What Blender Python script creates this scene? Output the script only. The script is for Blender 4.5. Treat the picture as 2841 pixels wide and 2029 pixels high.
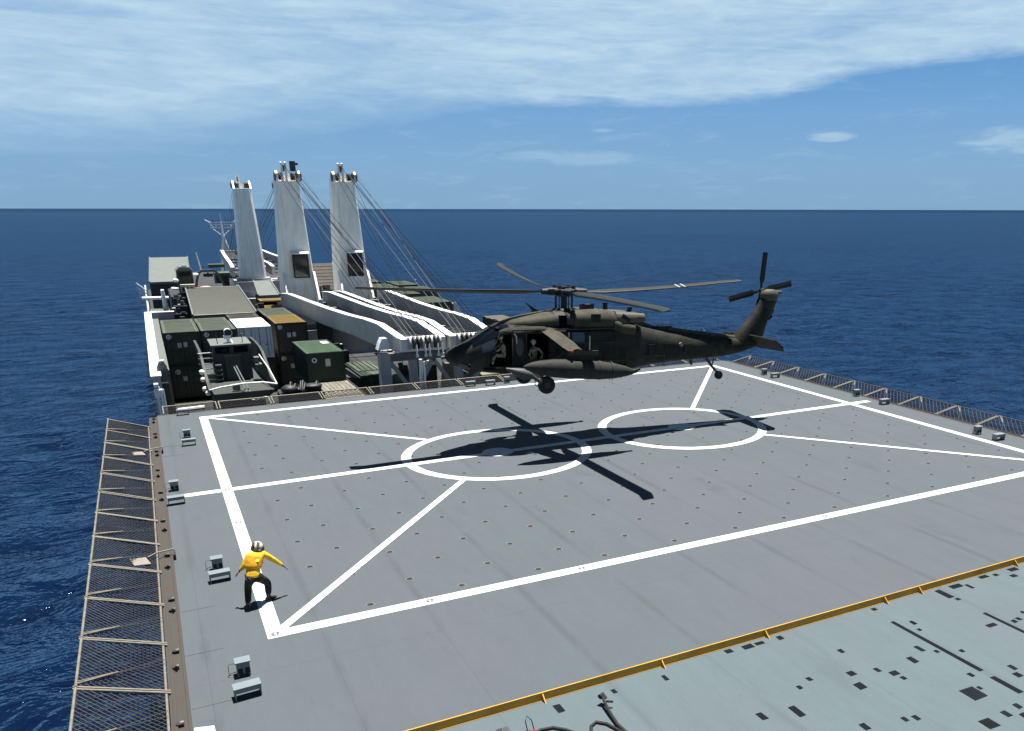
import bpy, bmesh, math, random
from mathutils import Vector, Matrix, Euler
random.seed(7)
R = math.radians
scene = bpy.context.scene
for o in list(bpy.data.objects): bpy.data.objects.remove(o)
col = scene.collection

# ------------------------------------------------------------------ camera
F_PX, PITCH, ROLL, YAW = 2345.2, .3211, .0018, .5018
CX, CY, CAM_H = 305.3, 343.0, 9.3
cam_d = bpy.data.cameras.new("camera"); cam = bpy.data.objects.new("camera", cam_d); col.objects.link(cam)
scene.camera = cam
fwd = Vector((math.sin(YAW)*math.cos(PITCH), math.cos(YAW)*math.cos(PITCH), -math.sin(PITCH)))
rgt = Vector((math.cos(YAW), -math.sin(YAW), 0)); up = rgt.cross(fwd)
r2 = rgt*math.cos(ROLL)+up*math.sin(ROLL); u2 = -rgt*math.sin(ROLL)+up*math.cos(ROLL)
m = Matrix((r2, u2, -fwd)).transposed().to_4x4(); m.translation = Vector((0, 0, CAM_H))
cam.matrix_world = m
cam_d.sensor_fit = 'HORIZONTAL'; cam_d.sensor_width = 36.0
cam_d.lens = F_PX/2841*36.0
cam_d.shift_x = -CX/2841; cam_d.shift_y = CY/2841
cam_d.clip_start = .1; cam_d.clip_end = 60000
scene.render.resolution_x = 1024; scene.render.resolution_y = 731

# ------------------------------------------------------------------ world and sun
SUN = Vector((.15, .10, 1)).normalized()
SUN_EL = math.asin(SUN.z); SUN_AZ = math.atan2(SUN.x, SUN.y)
W = bpy.data.worlds.new("World"); scene.world = W; W.use_nodes = True
nt = W.node_tree; N = nt.nodes; L = nt.links
for n in list(N): N.remove(n)
def nd(t, **k):
    n = N.new(t)
    for a, b in k.items(): setattr(n, a, b)
    return n
def val(sock, v): sock.default_value = v
def mth(op, a, b=None, c=None, clamp=False):
    n = nd('ShaderNodeMath', operation=op); n.use_clamp = clamp
    for i, x in enumerate((a, b, c)):
        if x is None: continue
        if isinstance(x, (int, float)): n.inputs[i].default_value = x
        else: L.new(x, n.inputs[i])
    return n.outputs[0]
sky = nd('ShaderNodeTexSky'); sky.sky_type = 'NISHITA'; sky.sun_disc = False
sky.sun_elevation = SUN_EL; sky.sun_rotation = SUN_AZ; sky.altitude = 20
sky.air_density = 1.0; sky.dust_density = 0.25; sky.ozone_density = 3.0
tc = nd('ShaderNodeTexCoord'); sep = nd('ShaderNodeSeparateXYZ'); L.new(tc.outputs['Generated'], sep.inputs[0])
el = mth('MULTIPLY', mth('ARCSINE', sep.outputs[2]), 57.2958)
az = mth('MULTIPLY', mth('ARCTAN2', sep.outputs[0], sep.outputs[1]), 57.2958)
def sstep(x, a, b):
    n = nd('ShaderNodeMapRange', interpolation_type='SMOOTHSTEP'); L.new(x, n.inputs[0])
    n.inputs[1].default_value = a; n.inputs[2].default_value = b; n.inputs[3].default_value = 0; n.inputs[4].default_value = 1
    return n.outputs[0]
def noise(sx, sy, scale, detail, rough, dist=0., off=0.):
    c = nd('ShaderNodeCombineXYZ'); L.new(mth('MULTIPLY', az, sx), c.inputs[0]); L.new(mth('MULTIPLY', el, sy), c.inputs[1]); c.inputs[2].default_value = off
    t = nd('ShaderNodeTexNoise'); t.noise_dimensions = '3D'; L.new(c.outputs[0], t.inputs['Vector'])
    t.inputs['Scale'].default_value = scale; t.inputs['Detail'].default_value = detail; t.inputs['Roughness'].default_value = rough; t.inputs['Distortion'].default_value = dist
    return t.outputs[0]
nb = noise(.12, .55, .45, 6, .6, .6)            # broad streaky sheet
nf = noise(.35, 1.6, .9, 8, .62, .4, 3.)        # fine streaks
# lower edge of the cloud bank (elevation in degrees) as a function of azimuth
azn = mth('DIVIDE', mth('SUBTRACT', az, -5), 65, clamp=True)
cr = nd('ShaderNodeFloatCurve'); L.new(azn, cr.inputs['Value'])
cm = cr.mapping.curves[0]
EDGE = [(-5, 2.2), (3, 2.9), (13, 4.3), (22, 5.6), (30, 5.9), (36, 6.15), (39, 6.5), (42, 7.2), (51, 7.9), (60, 8.6)]
pts = [((a+5)/65, e/20) for a, e in EDGE]
cm.points[0].location = pts[0]; cm.points[1].location = pts[-1]
for p in pts[1:-1]: cm.points.new(*p)
cr.mapping.update()
edge = mth('MULTIPLY', cr.outputs[0], 20)
dlt = mth('ADD', mth('SUBTRACT', el, edge), mth('ADD', mth('MULTIPLY', mth('SUBTRACT', nb, .5), 1.3), mth('MULTIPLY', mth('SUBTRACT', nf, .5), .9)))
soft = sstep(az, 24, 10)                          # the left end of the bank fades out softly
wid = mth('ADD', mth('MULTIPLY', soft, 2.6), .75)
bank = mth('DIVIDE', dlt, wid, clamp=True)
ng = noise(.10, .9, 1.0, 9, .66, 1.2, 7.)        # long wind-drawn filaments
dens = mth('ADD', mth('ADD', mth('MULTIPLY', sstep(nf, .30, .72), .22), mth('MULTIPLY', sstep(nb, .28, .62), .30)), mth('ADD', mth('MULTIPLY', sstep(ng, .30, .72), .24), .30))
bank = mth('MULTIPLY', bank, dens)
thin = mth('MULTIPLY', mth('MULTIPLY', sstep(nf, .5, .85), .26), sstep(el, 16, 1))
def blob(a0, e0, ra, re, s):
    dx = mth('DIVIDE', mth('SUBTRACT', az, a0), ra); dy = mth('DIVIDE', mth('SUBTRACT', el, e0), re)
    q = mth('ADD', mth('MULTIPLY', dx, dx), mth('MULTIPLY', dy, dy))
    q = mth('ADD', q, mth('MULTIPLY', mth('SUBTRACT', nf, .5), 3.2))
    return mth('MULTIPLY', sstep(q, 1.1, -.2), s)
wisp = mth('MAXIMUM', blob(41.5, 4.2, 1.5, .34, .6), blob(51.5, 3.7, 2.6, .9, .5))
wisp = mth('MAXIMUM', wisp, blob(27.5, 4.6, 1.0, .14, .4))
wisp = mth('MAXIMUM', wisp, blob(26, 3.0, 6, .5, .28))
wisp = mth('MAXIMUM', wisp, blob(-4.6, 6.8, .9, .4, .4))
cl = mth('MAXIMUM', mth('MAXIMUM', bank, thin), wisp, clamp=True)
# clear air: the physical sky, tinted towards the photographed blues near the horizon
ramp = nd('ShaderNodeValToRGB'); L.new(mth('DIVIDE', el, 40, clamp=True), ramp.inputs[0])
SKYC = [(0, (1.62, 3.10, 4.75)), (.06, (1.62, 3.20, 5.15)), (.13, (1.42, 3.05, 5.35)), (.19, (1.08, 2.72, 5.2)), (.28, (.92, 2.5, 5.2)), (.42, (.45, 1.25, 2.7)), (.6, (.16, .5, 1.15)), (1, (.08, .26, .65))]
e_ = ramp.color_ramp.elements; e_[0].position = 0; e_[0].color = (*SKYC[0][1], 1); e_[1].position = 1; e_[1].color = (*SKYC[-1][1], 1)
for p_, c_ in SKYC[1:-1]: q_ = e_.new(p_); q_.color = (*c_, 1)
lowmix = nd('ShaderNodeMix', data_type='RGBA'); L.new(mth('ADD', mth('MULTIPLY', sstep(el, 40, 16), .10), .84), lowmix.inputs[0]); L.new(sky.outputs[0], lowmix.inputs[6]); L.new(ramp.outputs[0], lowmix.inputs[7])
CLOUD = (4.25, 5.75, 6.85, 1)
clf = mth('MULTIPLY', cl, sstep(el, 23, 14))
mx = nd('ShaderNodeMix', data_type='RGBA'); L.new(clf, mx.inputs[0]); L.new(lowmix.outputs[2], mx.inputs[6]); mx.inputs[7].default_value = CLOUD
bg = nd('ShaderNodeBackground'); L.new(mx.outputs[2], bg.inputs[0]); bg.inputs[1].default_value = .05
wo = nd('ShaderNodeOutputWorld'); L.new(bg.outputs[0], wo.inputs[0])
sd = bpy.data.lights.new("sun", 'SUN'); sd.energy = 5.0; sd.angle = R(.53); sd.color = (1, .965, .91)
so = bpy.data.objects.new("sun", sd); col.objects.link(so)
so.rotation_euler = SUN.to_track_quat('Z', 'Y').to_euler(); so.location = (0, 0, 60)
vs = scene.view_settings; vs.view_transform = 'Standard'; vs.look = 'None'; vs.gamma = 1; vs.exposure = 1.3
scene.cycles.max_bounces = 6

# ------------------------------------------------------------------ materials
MAT = {}
def mat(name, c, rough=.6, metal=0., var=.12, vscale=1.2, c2=None, bump=0., bscale=8., stretch=(1, 1, 1), streak=0., spec=.5, coat=0., raw=False, lo=.32, hi=.68):
    if name in MAT: return MAT[name]
    if max(c) < .35 and not raw: c = tuple(x*.60 for x in c); c2 = tuple(x*.60 for x in c2) if c2 else None
    M = bpy.data.materials.new(name); M.use_nodes = True; t = M.node_tree
    b = t.nodes['Principled BSDF']; b.inputs['Roughness'].default_value = rough; b.inputs['Metallic'].default_value = metal
    b.inputs['Specular IOR Level'].default_value = spec; b.inputs['Coat Weight'].default_value = coat
    tc = t.nodes.new('ShaderNodeTexCoord'); mp = t.nodes.new('ShaderNodeMapping'); mp.inputs['Scale'].default_value = stretch
    t.links.new(tc.outputs['Object'], mp.inputs[0])
    n = t.nodes.new('ShaderNodeTexNoise'); n.inputs['Scale'].default_value = vscale; n.inputs['Detail'].default_value = 6; n.inputs['Roughness'].default_value = .6
    t.links.new(mp.outputs[0], n.inputs['Vector'])
    r = t.nodes.new('ShaderNodeMapRange'); r.inputs[1].default_value = lo; r.inputs[2].default_value = hi; t.links.new(n.outputs[0], r.inputs[0])
    m = t.nodes.new('ShaderNodeMix'); m.data_type = 'RGBA'; t.links.new(r.outputs[0], m.inputs[0])
    ca = c; cb = c2 if c2 else tuple(x*(1-var*2) for x in c)
    if not c2: ca = tuple(min(1, x*(1+var)) for x in c)
    m.inputs[6].default_value = (*ca, 1); m.inputs[7].default_value = (*cb, 1)
    out = m.outputs[2]
    if streak:
        mp2 = t.nodes.new('ShaderNodeMapping'); mp2.inputs['Scale'].default_value = (3.5, 3.5, .22); t.links.new(tc.outputs['Object'], mp2.inputs[0])
        n2 = t.nodes.new('ShaderNodeTexNoise'); n2.inputs['Scale'].default_value = 1.4; n2.inputs['Detail'].default_value = 4; t.links.new(mp2.outputs[0], n2.inputs['Vector'])
        r2 = t.nodes.new('ShaderNodeMapRange'); r2.inputs[1].default_value = .48; r2.inputs[2].default_value = .72; r2.inputs[4].default_value = streak; t.links.new(n2.outputs[0], r2.inputs[0])
        m2 = t.nodes.new('ShaderNodeMix'); m2.data_type = 'RGBA'; t.links.new(r2.outputs[0], m2.inputs[0]); t.links.new(out, m2.inputs[6])
        m2.inputs[7].default_value = (.16, .13, .10, 1); out = m2.outputs[2]
    t.links.new(out, b.inputs['Base Color'])
    if bump:
        n3 = t.nodes.new('ShaderNodeTexNoise'); n3.inputs['Scale'].default_value = bscale; n3.inputs['Detail'].default_value = 4
        t.links.new(tc.outputs['Object'], n3.inputs['Vector'])
        bp = t.nodes.new('ShaderNodeBump'); bp.inputs['Strength'].default_value = bump; bp.inputs['Distance'].default_value = .05
        t.links.new(n3.outputs[0], bp.inputs['Height']); t.links.new(bp.outputs[0], b.inputs['Normal'])
    MAT[name] = M; return M
m_white = mat('white_paint', (.70, .71, .72), .5, var=.04, streak=.25)
m_whiteline = mat('white_line_paint', (.52, .52, .50), .75, vscale=3.2, c2=(.30, .30, .28), raw=True, lo=.52, hi=.90)
m_grey = mat('light_grey_paint', (.34, .345, .36), .55, var=.06, streak=.3)
m_crane = mat('crane_paint', (.80, .80, .76), .5, var=.04, streak=.24)
m_lug = mat('crane_edge_paint', (.72, .72, .70), .5, var=.05)
m_dgrey = mat('dark_grey_paint', (.06, .06, .065), .6)
m_black = mat('black_rubber', (.008, .008, .009), .8, var=.1)
m_dark = mat('dark_steel', (.02, .022, .025), .6)
m_steel = mat('steel_rope', (.012, .014, .020), .8, spec=.1)
m_ropel = mat('bright_rope', (.12, .125, .13), .6)
m_olive = mat('olive_paint', (.050, .062, .042), .7, var=.2, c2=(.06, .066, .05))
m_green = mat('green_paint', (.016, .05, .026), .6, var=.15)
m_sage = mat('lit_sage_roof', (.10, .13, .088), .75, var=.12, vscale=.8)  # container olive lightened, sunlight on the tops put into the colour
m_yellow = mat('yellow_roof', (.27, .175, .024), .7, var=.08, vscale=.8)
m_coam = mat('yellow_coaming', (.48, .25, .022), .6, var=.1)
m_brown = mat('brown_panel', (.075, .066, .05), .8, var=.25)
m_timber = mat('timber', (.26, .25, .20), .8, var=.25, stretch=(8, .6, 1))
m_tube = mat('net_tube', (.26, .235, .18), .6, var=.15, vscale=6)
m_net = mat('net_wire', (.016, .016, .020), .7)
m_ledge = mat('ledge_olive', (.050, .050, .040), .8, var=.25, vscale=2.5, c2=(.062, .042, .030), lo=.45, hi=.6)
m_deckbox = mat('deck_box_paint', (.22, .27, .29), .55, var=.05)
m_tan = mat('tan_plate', (.30, .265, .22), .7)
m_ribbed = mat('ribbed_panel', (.22, .25, .23), .8, c2=(.22, .215, .175), vscale=.35)
m_panel = mat('pale_panel', (.17, .195, .18), .75, var=.06)
m_boatgrey = mat('boat_grey', (.066, .074, .066), .6, var=.1)
m_boatdark = mat('boat_dark', (.03, .03, .035), .6)
m_glass = mat('dark_glass', (.006, .008, .012), .08, spec=.8)
m_pink = mat('pink_fabric', (.50, .30, .24), .8)
m_red = mat('red_lens', (.35, .012, .01), .3)
m_ring = mat('ring_sticker_white', (.8, .8, .78), .6)
m_pat = mat('dark_patch_paint', (.014, .018, .021), .95, var=.15, spec=.05)
m_sock = mat('socket_iron', (.022, .022, .024), .7)
m_sockring = mat('socket_ring', (.15, .16, .17), .7)

def deck_mat(name, A, B, seam, teal):
    M = bpy.data.materials.new(name); M.use_nodes = True; t = M.node_tree; b = t.nodes['Principled BSDF']; b.inputs['Roughness'].default_value = .85; b.inputs['Specular IOR Level'].default_value = .25
    def n_(ty): return t.nodes.new(ty)
    tc = n_('ShaderNodeTexCoord')
    def nz(scale, det, st=(1, 1, 1), ro=.6):
        mp = n_('ShaderNodeMapping'); mp.inputs['Scale'].default_value = st; t.links.new(tc.outputs['Object'], mp.inputs[0])
        n = n_('ShaderNodeTexNoise'); n.inputs['Scale'].default_value = scale; n.inputs['Detail'].default_value = det; n.inputs['Roughness'].default_value = ro
        t.links.new(mp.outputs[0], n.inputs['Vector']); return n.outputs[0]
    def mr(x, a, b_, c=0., d=1.):
        r = n_('ShaderNodeMapRange'); r.interpolation_type = 'SMOOTHSTEP'; t.links.new(x, r.inputs[0]); r.inputs[1].default_value = a; r.inputs[2].default_value = b_; r.inputs[3].default_value = c; r.inputs[4].default_value = d; return r.outputs[0]
    def mixc(f, c1, c2, bt='MIX'):
        m = n_('ShaderNodeMix'); m.data_type = 'RGBA'; m.blend_type = bt
        if isinstance(f, float): m.inputs[0].default_value = f
        else: t.links.new(f, m.inputs[0])
        for i, c in ((6, c1), (7, c2)):
            if isinstance(c, tuple): m.inputs[i].default_value = (*c, 1)
            else: t.links.new(c, m.inputs[i])
        return m.outputs[2]
    c = mixc(mr(nz(.16, 4, ro=.55), .42, .58), A, teal)
    c = mixc(mr(nz(1.1, 8, (1.6, .35, 1), .7), .35, .75, 0, .5), c, B)
    c = mixc(mr(nz(7, 6, (1, .4, 1), .75), .4, .8, 0, .35), c, B)
    # scuffs and stains
    c = mixc(mr(nz(.55, 5, (1.3, .5, 1), .6), .60, .74, 0, .45), c, tuple(x*.72 for x in A))
    c = mixc(mr(nz(.35, 5, (1, 1, 1), .7), .63, .72, 0, .4), c, (.068, .071, .056))
    c = mixc(mr(nz(2.6, 6, (2.2, .18, 1), .7), .60, .74, 0, .38), c, tuple(x*.66 for x in A))
    c = mixc(mr(nz(3.1, 6, (.22, 2.0, 1), .7), .64, .76, 0, .22), c, tuple(x*1.35 for x in A))
    c = mixc(mr(nz(38, 3, (1, 1, 1), .8), .55, .80, 0, .30), c, tuple(x*1.3 for x in A))
    c = mixc(mr(nz(30, 3, (1, 1, 1), .8), .56, .80, 0, .35), c, tuple(x*.6 for x in A))
    c = mixc(mr(nz(.9, 7, (1, 1, 1), .8), .70, .80, 0, .35), c, (.070, .055, .040))
    # plate seams running fore and aft, broken up
    sp = n_('ShaderNodeSeparateXYZ'); t.links.new(tc.outputs['Object'], sp.inputs[0])
    def m_(op, a, b_=None):
        m = n_('ShaderNodeMath'); m.operation = op
        for i, x in enumerate((a, b_)):
            if x is None: continue
            if isinstance(x, (int, float)): m.inputs[i].default_value = x
            else: t.links.new(x, m.inputs[i])
        return m.outputs[0]
    def seamf(coord, pitch, off, w):
        f = m_('PINGPONG', m_('ADD', coord, off), pitch/2); return mr(f, w, w*.3)
    brk = mr(nz(.5, 4, (1, .5, 1)), .42, .62)
    s1 = m_('MULTIPLY', m_('MULTIPLY', seamf(sp.outputs[0], 2.45, .10, .17), brk), seam)
    c = mixc(s1, c, tuple(x*.62 for x in A))
    s2 = m_('MULTIPLY', seamf(sp.outputs[0], 2.45, .10, .018), .35)
    c = mixc(s2, c, tuple(x*.6 for x in A))
    s3 = m_('MULTIPLY', seamf(sp.outputs[1], 9.2, 1.0, .02), .3)
    c = mixc(s3, c, tuple(x*.6 for x in A))
    t.links.new(c, b.inputs['Base Color'])
    bp = n_('ShaderNodeBump'); bp.inputs['Strength'].default_value = .35; bp.inputs['Distance'].default_value = .01
    t.links.new(nz(60, 3), bp.inputs['Height']); t.links.new(bp.outputs[0], b.inputs['Normal'])
    return M
m_deck = deck_mat('flight_deck_nonskid', (.0690, .0785, .0880), (.058, .0655, .0735), .38, (.064, .0795, .0865))
m_deck2 = deck_mat('aft_deck_nonskid', (.078, .100, .113), (.064, .083, .092), .22, (.076, .104, .112))
m_cargo = mat('cargo_deck_paint', (.035, .04, .04), .8, var=.3, vscale=.4)

# ------------------------------------------------------------------ mesh builder
class MB:
    def __init__(s): s.v = []; s.f = []; s.mi = []; s.cur = 0; s.smooth = []
    def add(s, vs, fs, sm=False):
        o = len(s.v); s.v += [tuple(v) for v in vs]
        for f in fs: s.f.append([i+o for i in f]); s.mi.append(s.cur); s.smooth.append(sm)
        return s
    def box(s, c, d, rot=None):
        x, y, z = d[0]/2, d[1]/2, d[2]/2
        vs = [Vector(p) for p in ((-x, -y, -z), (x, -y, -z), (x, y, -z), (-x, y, -z), (-x, -y, z), (x, -y, z), (x, y, z), (-x, y, z))]
        if rot: e = Euler(rot).to_matrix(); vs = [e @ v for v in vs]
        return s.add([v+Vector(c) for v in vs], [(0, 3, 2, 1), (4, 5, 6, 7), (0, 1, 5, 4), (1, 2, 6, 5), (2, 3, 7, 6), (3, 0, 4, 7)])
    def b2(s, x0, x1, y0, y1, z0, z1): return s.box(((x0+x1)/2, (y0+y1)/2, (z0+z1)/2), (abs(x1-x0), abs(y1-y0), abs(z1-z0)))
    def bar(s, p, q, w, h, upv=(0, 0, 1)):
        p, q = Vector(p), Vector(q); d = (q-p).normalized(); u = Vector(upv)
        sx = d.cross(u)
        if sx.length < 1e-4: sx = d.cross(Vector((1, 0, 0)))
        sx.normalize(); su = sx.cross(d)
        a, b = sx*w/2, su*h/2
        vs = [p-a-b, p+a-b, p+a+b, p-a+b, q-a-b, q+a-b, q+a+b, q-a+b]
        return s.add(vs, [(0, 1, 2, 3), (4, 7, 6, 5), (0, 4, 5, 1), (1, 5, 6, 2), (2, 6, 7, 3), (3, 7, 4, 0)])
    def tube(s, pts, r, n=8, cap=True):
        pts = [Vector(p) for p in pts]; rr = r if isinstance(r, (list, tuple)) else [r]*len(pts)
        rings = []; ref = None
        for i, p in enumerate(pts):
            d = (pts[min(i+1, len(pts)-1)]-pts[max(i-1, 0)]).normalized()
            a = d.orthogonal() if ref is None else (ref-d*ref.dot(d))
            a.normalize(); ref = a; b = d.cross(a)
            rings.append([p+(a*math.cos(2*math.pi*k/n)+b*math.sin(2*math.pi*k/n))*rr[i] for k in range(n)])
        return s.loft(rings, cap)
    def loft(s, rings, cap=True, closed=True, sm=True):
        n = len(rings[0]); vs = [v for r in rings for v in r]; fs = []
        for i in range(len(rings)-1):
            for k in range(n if closed else n-1):
                a = i*n+k; b = i*n+(k+1) % n; fs.append((a, b, b+n, a+n))
        s.add(vs, fs, sm)
        if cap:
            s.add(rings[0], [tuple(range(n))[::-1]]); s.add(rings[-1], [tuple(range(n))])
        return s
    def prism(s, poly, ax, a, b):
        def P(u, v, w): return (w, u, v) if ax == 'x' else (u, w, v) if ax == 'y' else (u, v, w)
        n = len(poly); vs = [P(u, v, a) for u, v in poly]+[P(u, v, b) for u, v in poly]
        return s.add(vs, [tuple(range(n))[::-1], tuple(range(n, 2*n))]+[(i, (i+1) % n, (i+1) % n+n, i+n) for i in range(n)])
    def quad(s, *p): return s.add(p, [tuple(range(len(p)))])
    def disc(s, c, r, n=20, ax='z', r0=0):
        def P(t, q): return (c[0]+q*math.cos(t), c[1]+q*math.sin(t), c[2]) if ax == 'z' else (c[0], c[1]+q*math.cos(t), c[2]+q*math.sin(t)) if ax == 'x' else (c[0]+q*math.cos(t), c[1], c[2]+q*math.sin(t))
        o = [P(2*math.pi*k/n, r) for k in range(n)]
        if not r0: return s.add(o, [tuple(range(n))])
        i = [P(2*math.pi*k/n, r0) for k in range(n)]
        return s.add(o+i, [(k, (k+1) % n, (k+1) % n+n, k+n) for k in range(n)])
    def build(s, name, mats, parent=None, bevel=0., flip=True, matrix=None):
        me = bpy.data.meshes.new(name); me.from_pydata(s.v, [], s.f)
        if not isinstance(mats, (list, tuple)): mats = [mats]
        for m_ in mats: me.materials.append(m_)
        for p, i, sm in zip(me.polygons, s.mi, s.smooth): p.material_index = i; p.use_smooth = sm
        bm = bmesh.new(); bm.from_mesh(me)
        if flip: bmesh.ops.recalc_face_normals(bm, faces=bm.faces)
        bm.to_mesh(me); bm.free()
        o = bpy.data.objects.new(name, me); col.objects.link(o)
        if parent: o.parent = parent
        if matrix: o.matrix_local = matrix
        if bevel:
            b = o.modifiers.new('bevel', 'BEVEL'); b.width = bevel; b.segments = 2; b.limit_method = 'ANGLE'
        return o
def tag(o, label=None, cat=None, group=None, kind=None):
    if label: o['label'] = label
    if cat: o['category'] = cat
    if group: o['group'] = group
    if kind: o['kind'] = kind
    return o
def thing(name, label, cat, loc=(0, 0, 0), rz=0, group=None):
    o = bpy.data.objects.new(name, None); col.objects.link(o); o.location = loc; o.rotation_euler = (0, 0, rz); o.empty_display_size = .3
    return tag(o, label, cat, group)
def dup(src, loc, rz=0, label=None, group=None):
    kids = [c for c in bpy.data.objects if c.parent == src]
    r = src.copy(); col.objects.link(r); r.location = loc; r.rotation_euler = (0, 0, rz)
    if label: r['label'] = label
    if group: r['group'] = group
    for ch in kids:
        gk = [g for g in bpy.data.objects if g.parent == ch]
        c = ch.copy(); col.objects.link(c); c.parent = r
        for g in gk:
            d = g.copy(); col.objects.link(d); d.parent = c
    return r
def struct(name, mb, m_, bevel=0.): return tag(mb.build(name, m_, None, bevel), kind='structure')

# ------------------------------------------------------------------ sea
SEA = -14.0
def make_sea():
    M = bpy.data.materials.new('sea_water'); M.use_nodes = True; t = M.node_tree; b = t.nodes['Principled BSDF']
    b.inputs['Roughness'].default_value = 1; b.inputs['Specular IOR Level'].default_value = 0
    tc = t.nodes.new('ShaderNodeTexCoord')
    def nz(scale, det, st, ro=.55, dist=0, rot=0.):
        mp = t.nodes.new('ShaderNodeMapping'); mp.inputs['Scale'].default_value = st; mp.inputs['Rotation'].default_value = (0, 0, rot)
        t.links.new(tc.outputs['Object'], mp.inputs[0])
        n = t.nodes.new('ShaderNodeTexNoise'); n.inputs['Scale'].default_value = scale; n.inputs['Detail'].default_value = det; n.inputs['Roughness'].default_value = ro; n.inputs['Distortion'].default_value = dist
        t.links.new(mp.outputs[0], n.inputs['Vector']); return n.outputs[0]
    def comb(a, ka, b_, kb):
        m1 = t.nodes.new('ShaderNodeMath'); m1.operation = 'MULTIPLY'; t.links.new(a, m1.inputs[0]); m1.inputs[1].default_value = ka
        m2 = t.nodes.new('ShaderNodeMath'); m2.operation = 'MULTIPLY_ADD'; t.links.new(b_, m2.inputs[0]); m2.inputs[1].default_value = kb; t.links.new(m1.outputs[0], m2.inputs[2])
        return m2.outputs[0]
    big = nz(.045, 3, (.8, 1.2, 1), .5, .4, R(-28))
    mid = nz(.20, 4, (.85, 1.15, 1), .6, .5, R(-20))
    fin = nz(.62, 4, (.85, 1.15, 1), .6, .3, R(-35))
    h = comb(big, 3.4, mid, 2.7); 
    h2 = t.nodes.new('ShaderNodeMath'); h2.operation = 'MULTIPLY_ADD'; t.links.new(fin, h2.inputs[0]); h2.inputs[1].default_value = .62; t.links.new(h, h2.inputs[2])
    bp = t.nodes.new('ShaderNodeBump'); bp.inputs['Strength'].default_value = 1.; bp.inputs['Distance'].default_value = .36
    t.links.new(h2.outputs[0], bp.inputs['Height']); t.links.new(bp.outputs[0], b.inputs['Normal'])
    m = t.nodes.new('ShaderNodeMix'); m.data_type = 'RGBA'
    r = t.nodes.new('ShaderNodeMapRange'); r.inputs[1].default_value = .35; r.inputs[2].default_value = .65
    t.links.new(comb(mid, .6, nz(.006, 4, (1, 1, 1)), .4), r.inputs[0]); t.links.new(r.outputs[0], m.inputs[0])
    m.inputs[6].default_value = (.0004, .0022, .011, 1); m.inputs[7].default_value = (.0009, .0085, .028, 1)
    # scattered foam flecks on the crests
    fm = t.nodes.new('ShaderNodeMapRange'); fm.inputs[1].default_value = .95; fm.inputs[2].default_value = 1.0
    t.links.new(comb(mid, .55, fin, .62), fm.inputs[0])
    m2 = t.nodes.new('ShaderNodeMix'); m2.data_type = 'RGBA'; t.links.new(fm.outputs[0], m2.inputs[0]); t.links.new(m.outputs[2], m2.inputs[6]); m2.inputs[7].default_value = (.25, .32, .38, 1)
    t.links.new(m2.outputs[2], b.inputs['Base Color'])
    gl = t.nodes.new('ShaderNodeBsdfGlossy'); gl.inputs['Roughness'].default_value = .10; t.links.new(bp.outputs[0], gl.inputs['Normal']); gl.inputs['Color'].default_value = (.50, .72, .95, 1)
    fr = t.nodes.new('ShaderNodeFresnel'); fr.inputs['IOR'].default_value = 1.33; t.links.new(bp.outputs[0], fr.inputs['Normal'])
    fm_ = t.nodes.new('ShaderNodeMath'); fm_.operation = 'MULTIPLY'; t.links.new(fr.outputs[0], fm_.inputs[0]); fm_.inputs[1].default_value = .31
    mn = t.nodes.new('ShaderNodeMath'); mn.operation = 'MINIMUM'; t.links.new(fm_.outputs[0], mn.inputs[0]); mn.inputs[1].default_value = .45
    ms = t.nodes.new('ShaderNodeMixShader'); t.links.new(mn.outputs[0], ms.inputs[0]); t.links.new(b.outputs[0], ms.inputs[1]); t.links.new(gl.outputs[0], ms.inputs[2])
    t.links.new(ms.outputs[0], t.nodes['Material Output'].inputs[0])
    import numpy as np
    rs = np.random.RandomState(3)
    r = 26*np.exp(np.arange(0, 1010)*.0053); az_ = np.radians(np.arange(-62, 86, .13)); nr, na = len(r), len(az_)
    RR, AA = np.meshgrid(r, az_, indexing='ij'); Xg = RR*np.sin(AA); Yg = RR*np.cos(AA); Zg = np.zeros_like(Xg)
    for i in range(90):
        lam = 2.0*(20/2.0)**rs.rand()*1.0; th = math.radians(205)+rs.randn()*.8; k = 2*math.pi/lam
        amp = .0165*lam**.93*.62*(.6+.8*rs.rand()); ph = rs.rand()*6.283
        sp = RR*.0053*2.2
        att = np.clip((lam/np.maximum(sp, .01)-1)/2.0, 0, 1)
        p = k*(Xg*math.sin(th)+Yg*math.cos(th))+ph
        Zg += att*amp*.23*(np.sin(p)+.28*np.sin(2*p+1.2))
    gx = Xg*.021; gy = Yg*.021
    env = .8+.35*np.sin(gx+1.7*np.sin(gy*.7))*np.sin(gy*1.1+1.3*np.sin(gx*.6))
    Zg = SEA+Zg*env
    V = np.stack([Xg, Yg, Zg], -1).reshape(-1, 3).astype(np.float32)
    n_pat = len(V)
    idx = np.arange(nr*na).reshape(nr, na); q = np.stack([idx[:-1, :-1], idx[:-1, 1:], idx[1:, 1:], idx[1:, :-1]], -1).reshape(-1, 4)[:, ::-1]
    nd_ = 256; ta = np.arange(nd_)*2*math.pi/nd_
    D = np.stack([17300*np.cos(ta), 17300*np.sin(ta), np.full(nd_, SEA-1.6)], -1).astype(np.float32); D = np.vstack([D, [[0, 0, SEA-1.6]]]).astype(np.float32)
    tri = np.stack([n_pat+np.arange(nd_), n_pat+(np.arange(nd_)+1) % nd_, np.full(nd_, n_pat+nd_)], -1)
    Vt = np.vstack([V, D]); lv = np.concatenate([q.ravel(), tri.ravel()]).astype(np.int32)
    me = bpy.data.meshes.new('sea_water'); me.vertices.add(len(Vt)); me.vertices.foreach_set('co', Vt.ravel())
    nf_ = len(q)+len(tri); me.loops.add(len(lv)); me.loops.foreach_set('vertex_index', lv)
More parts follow.
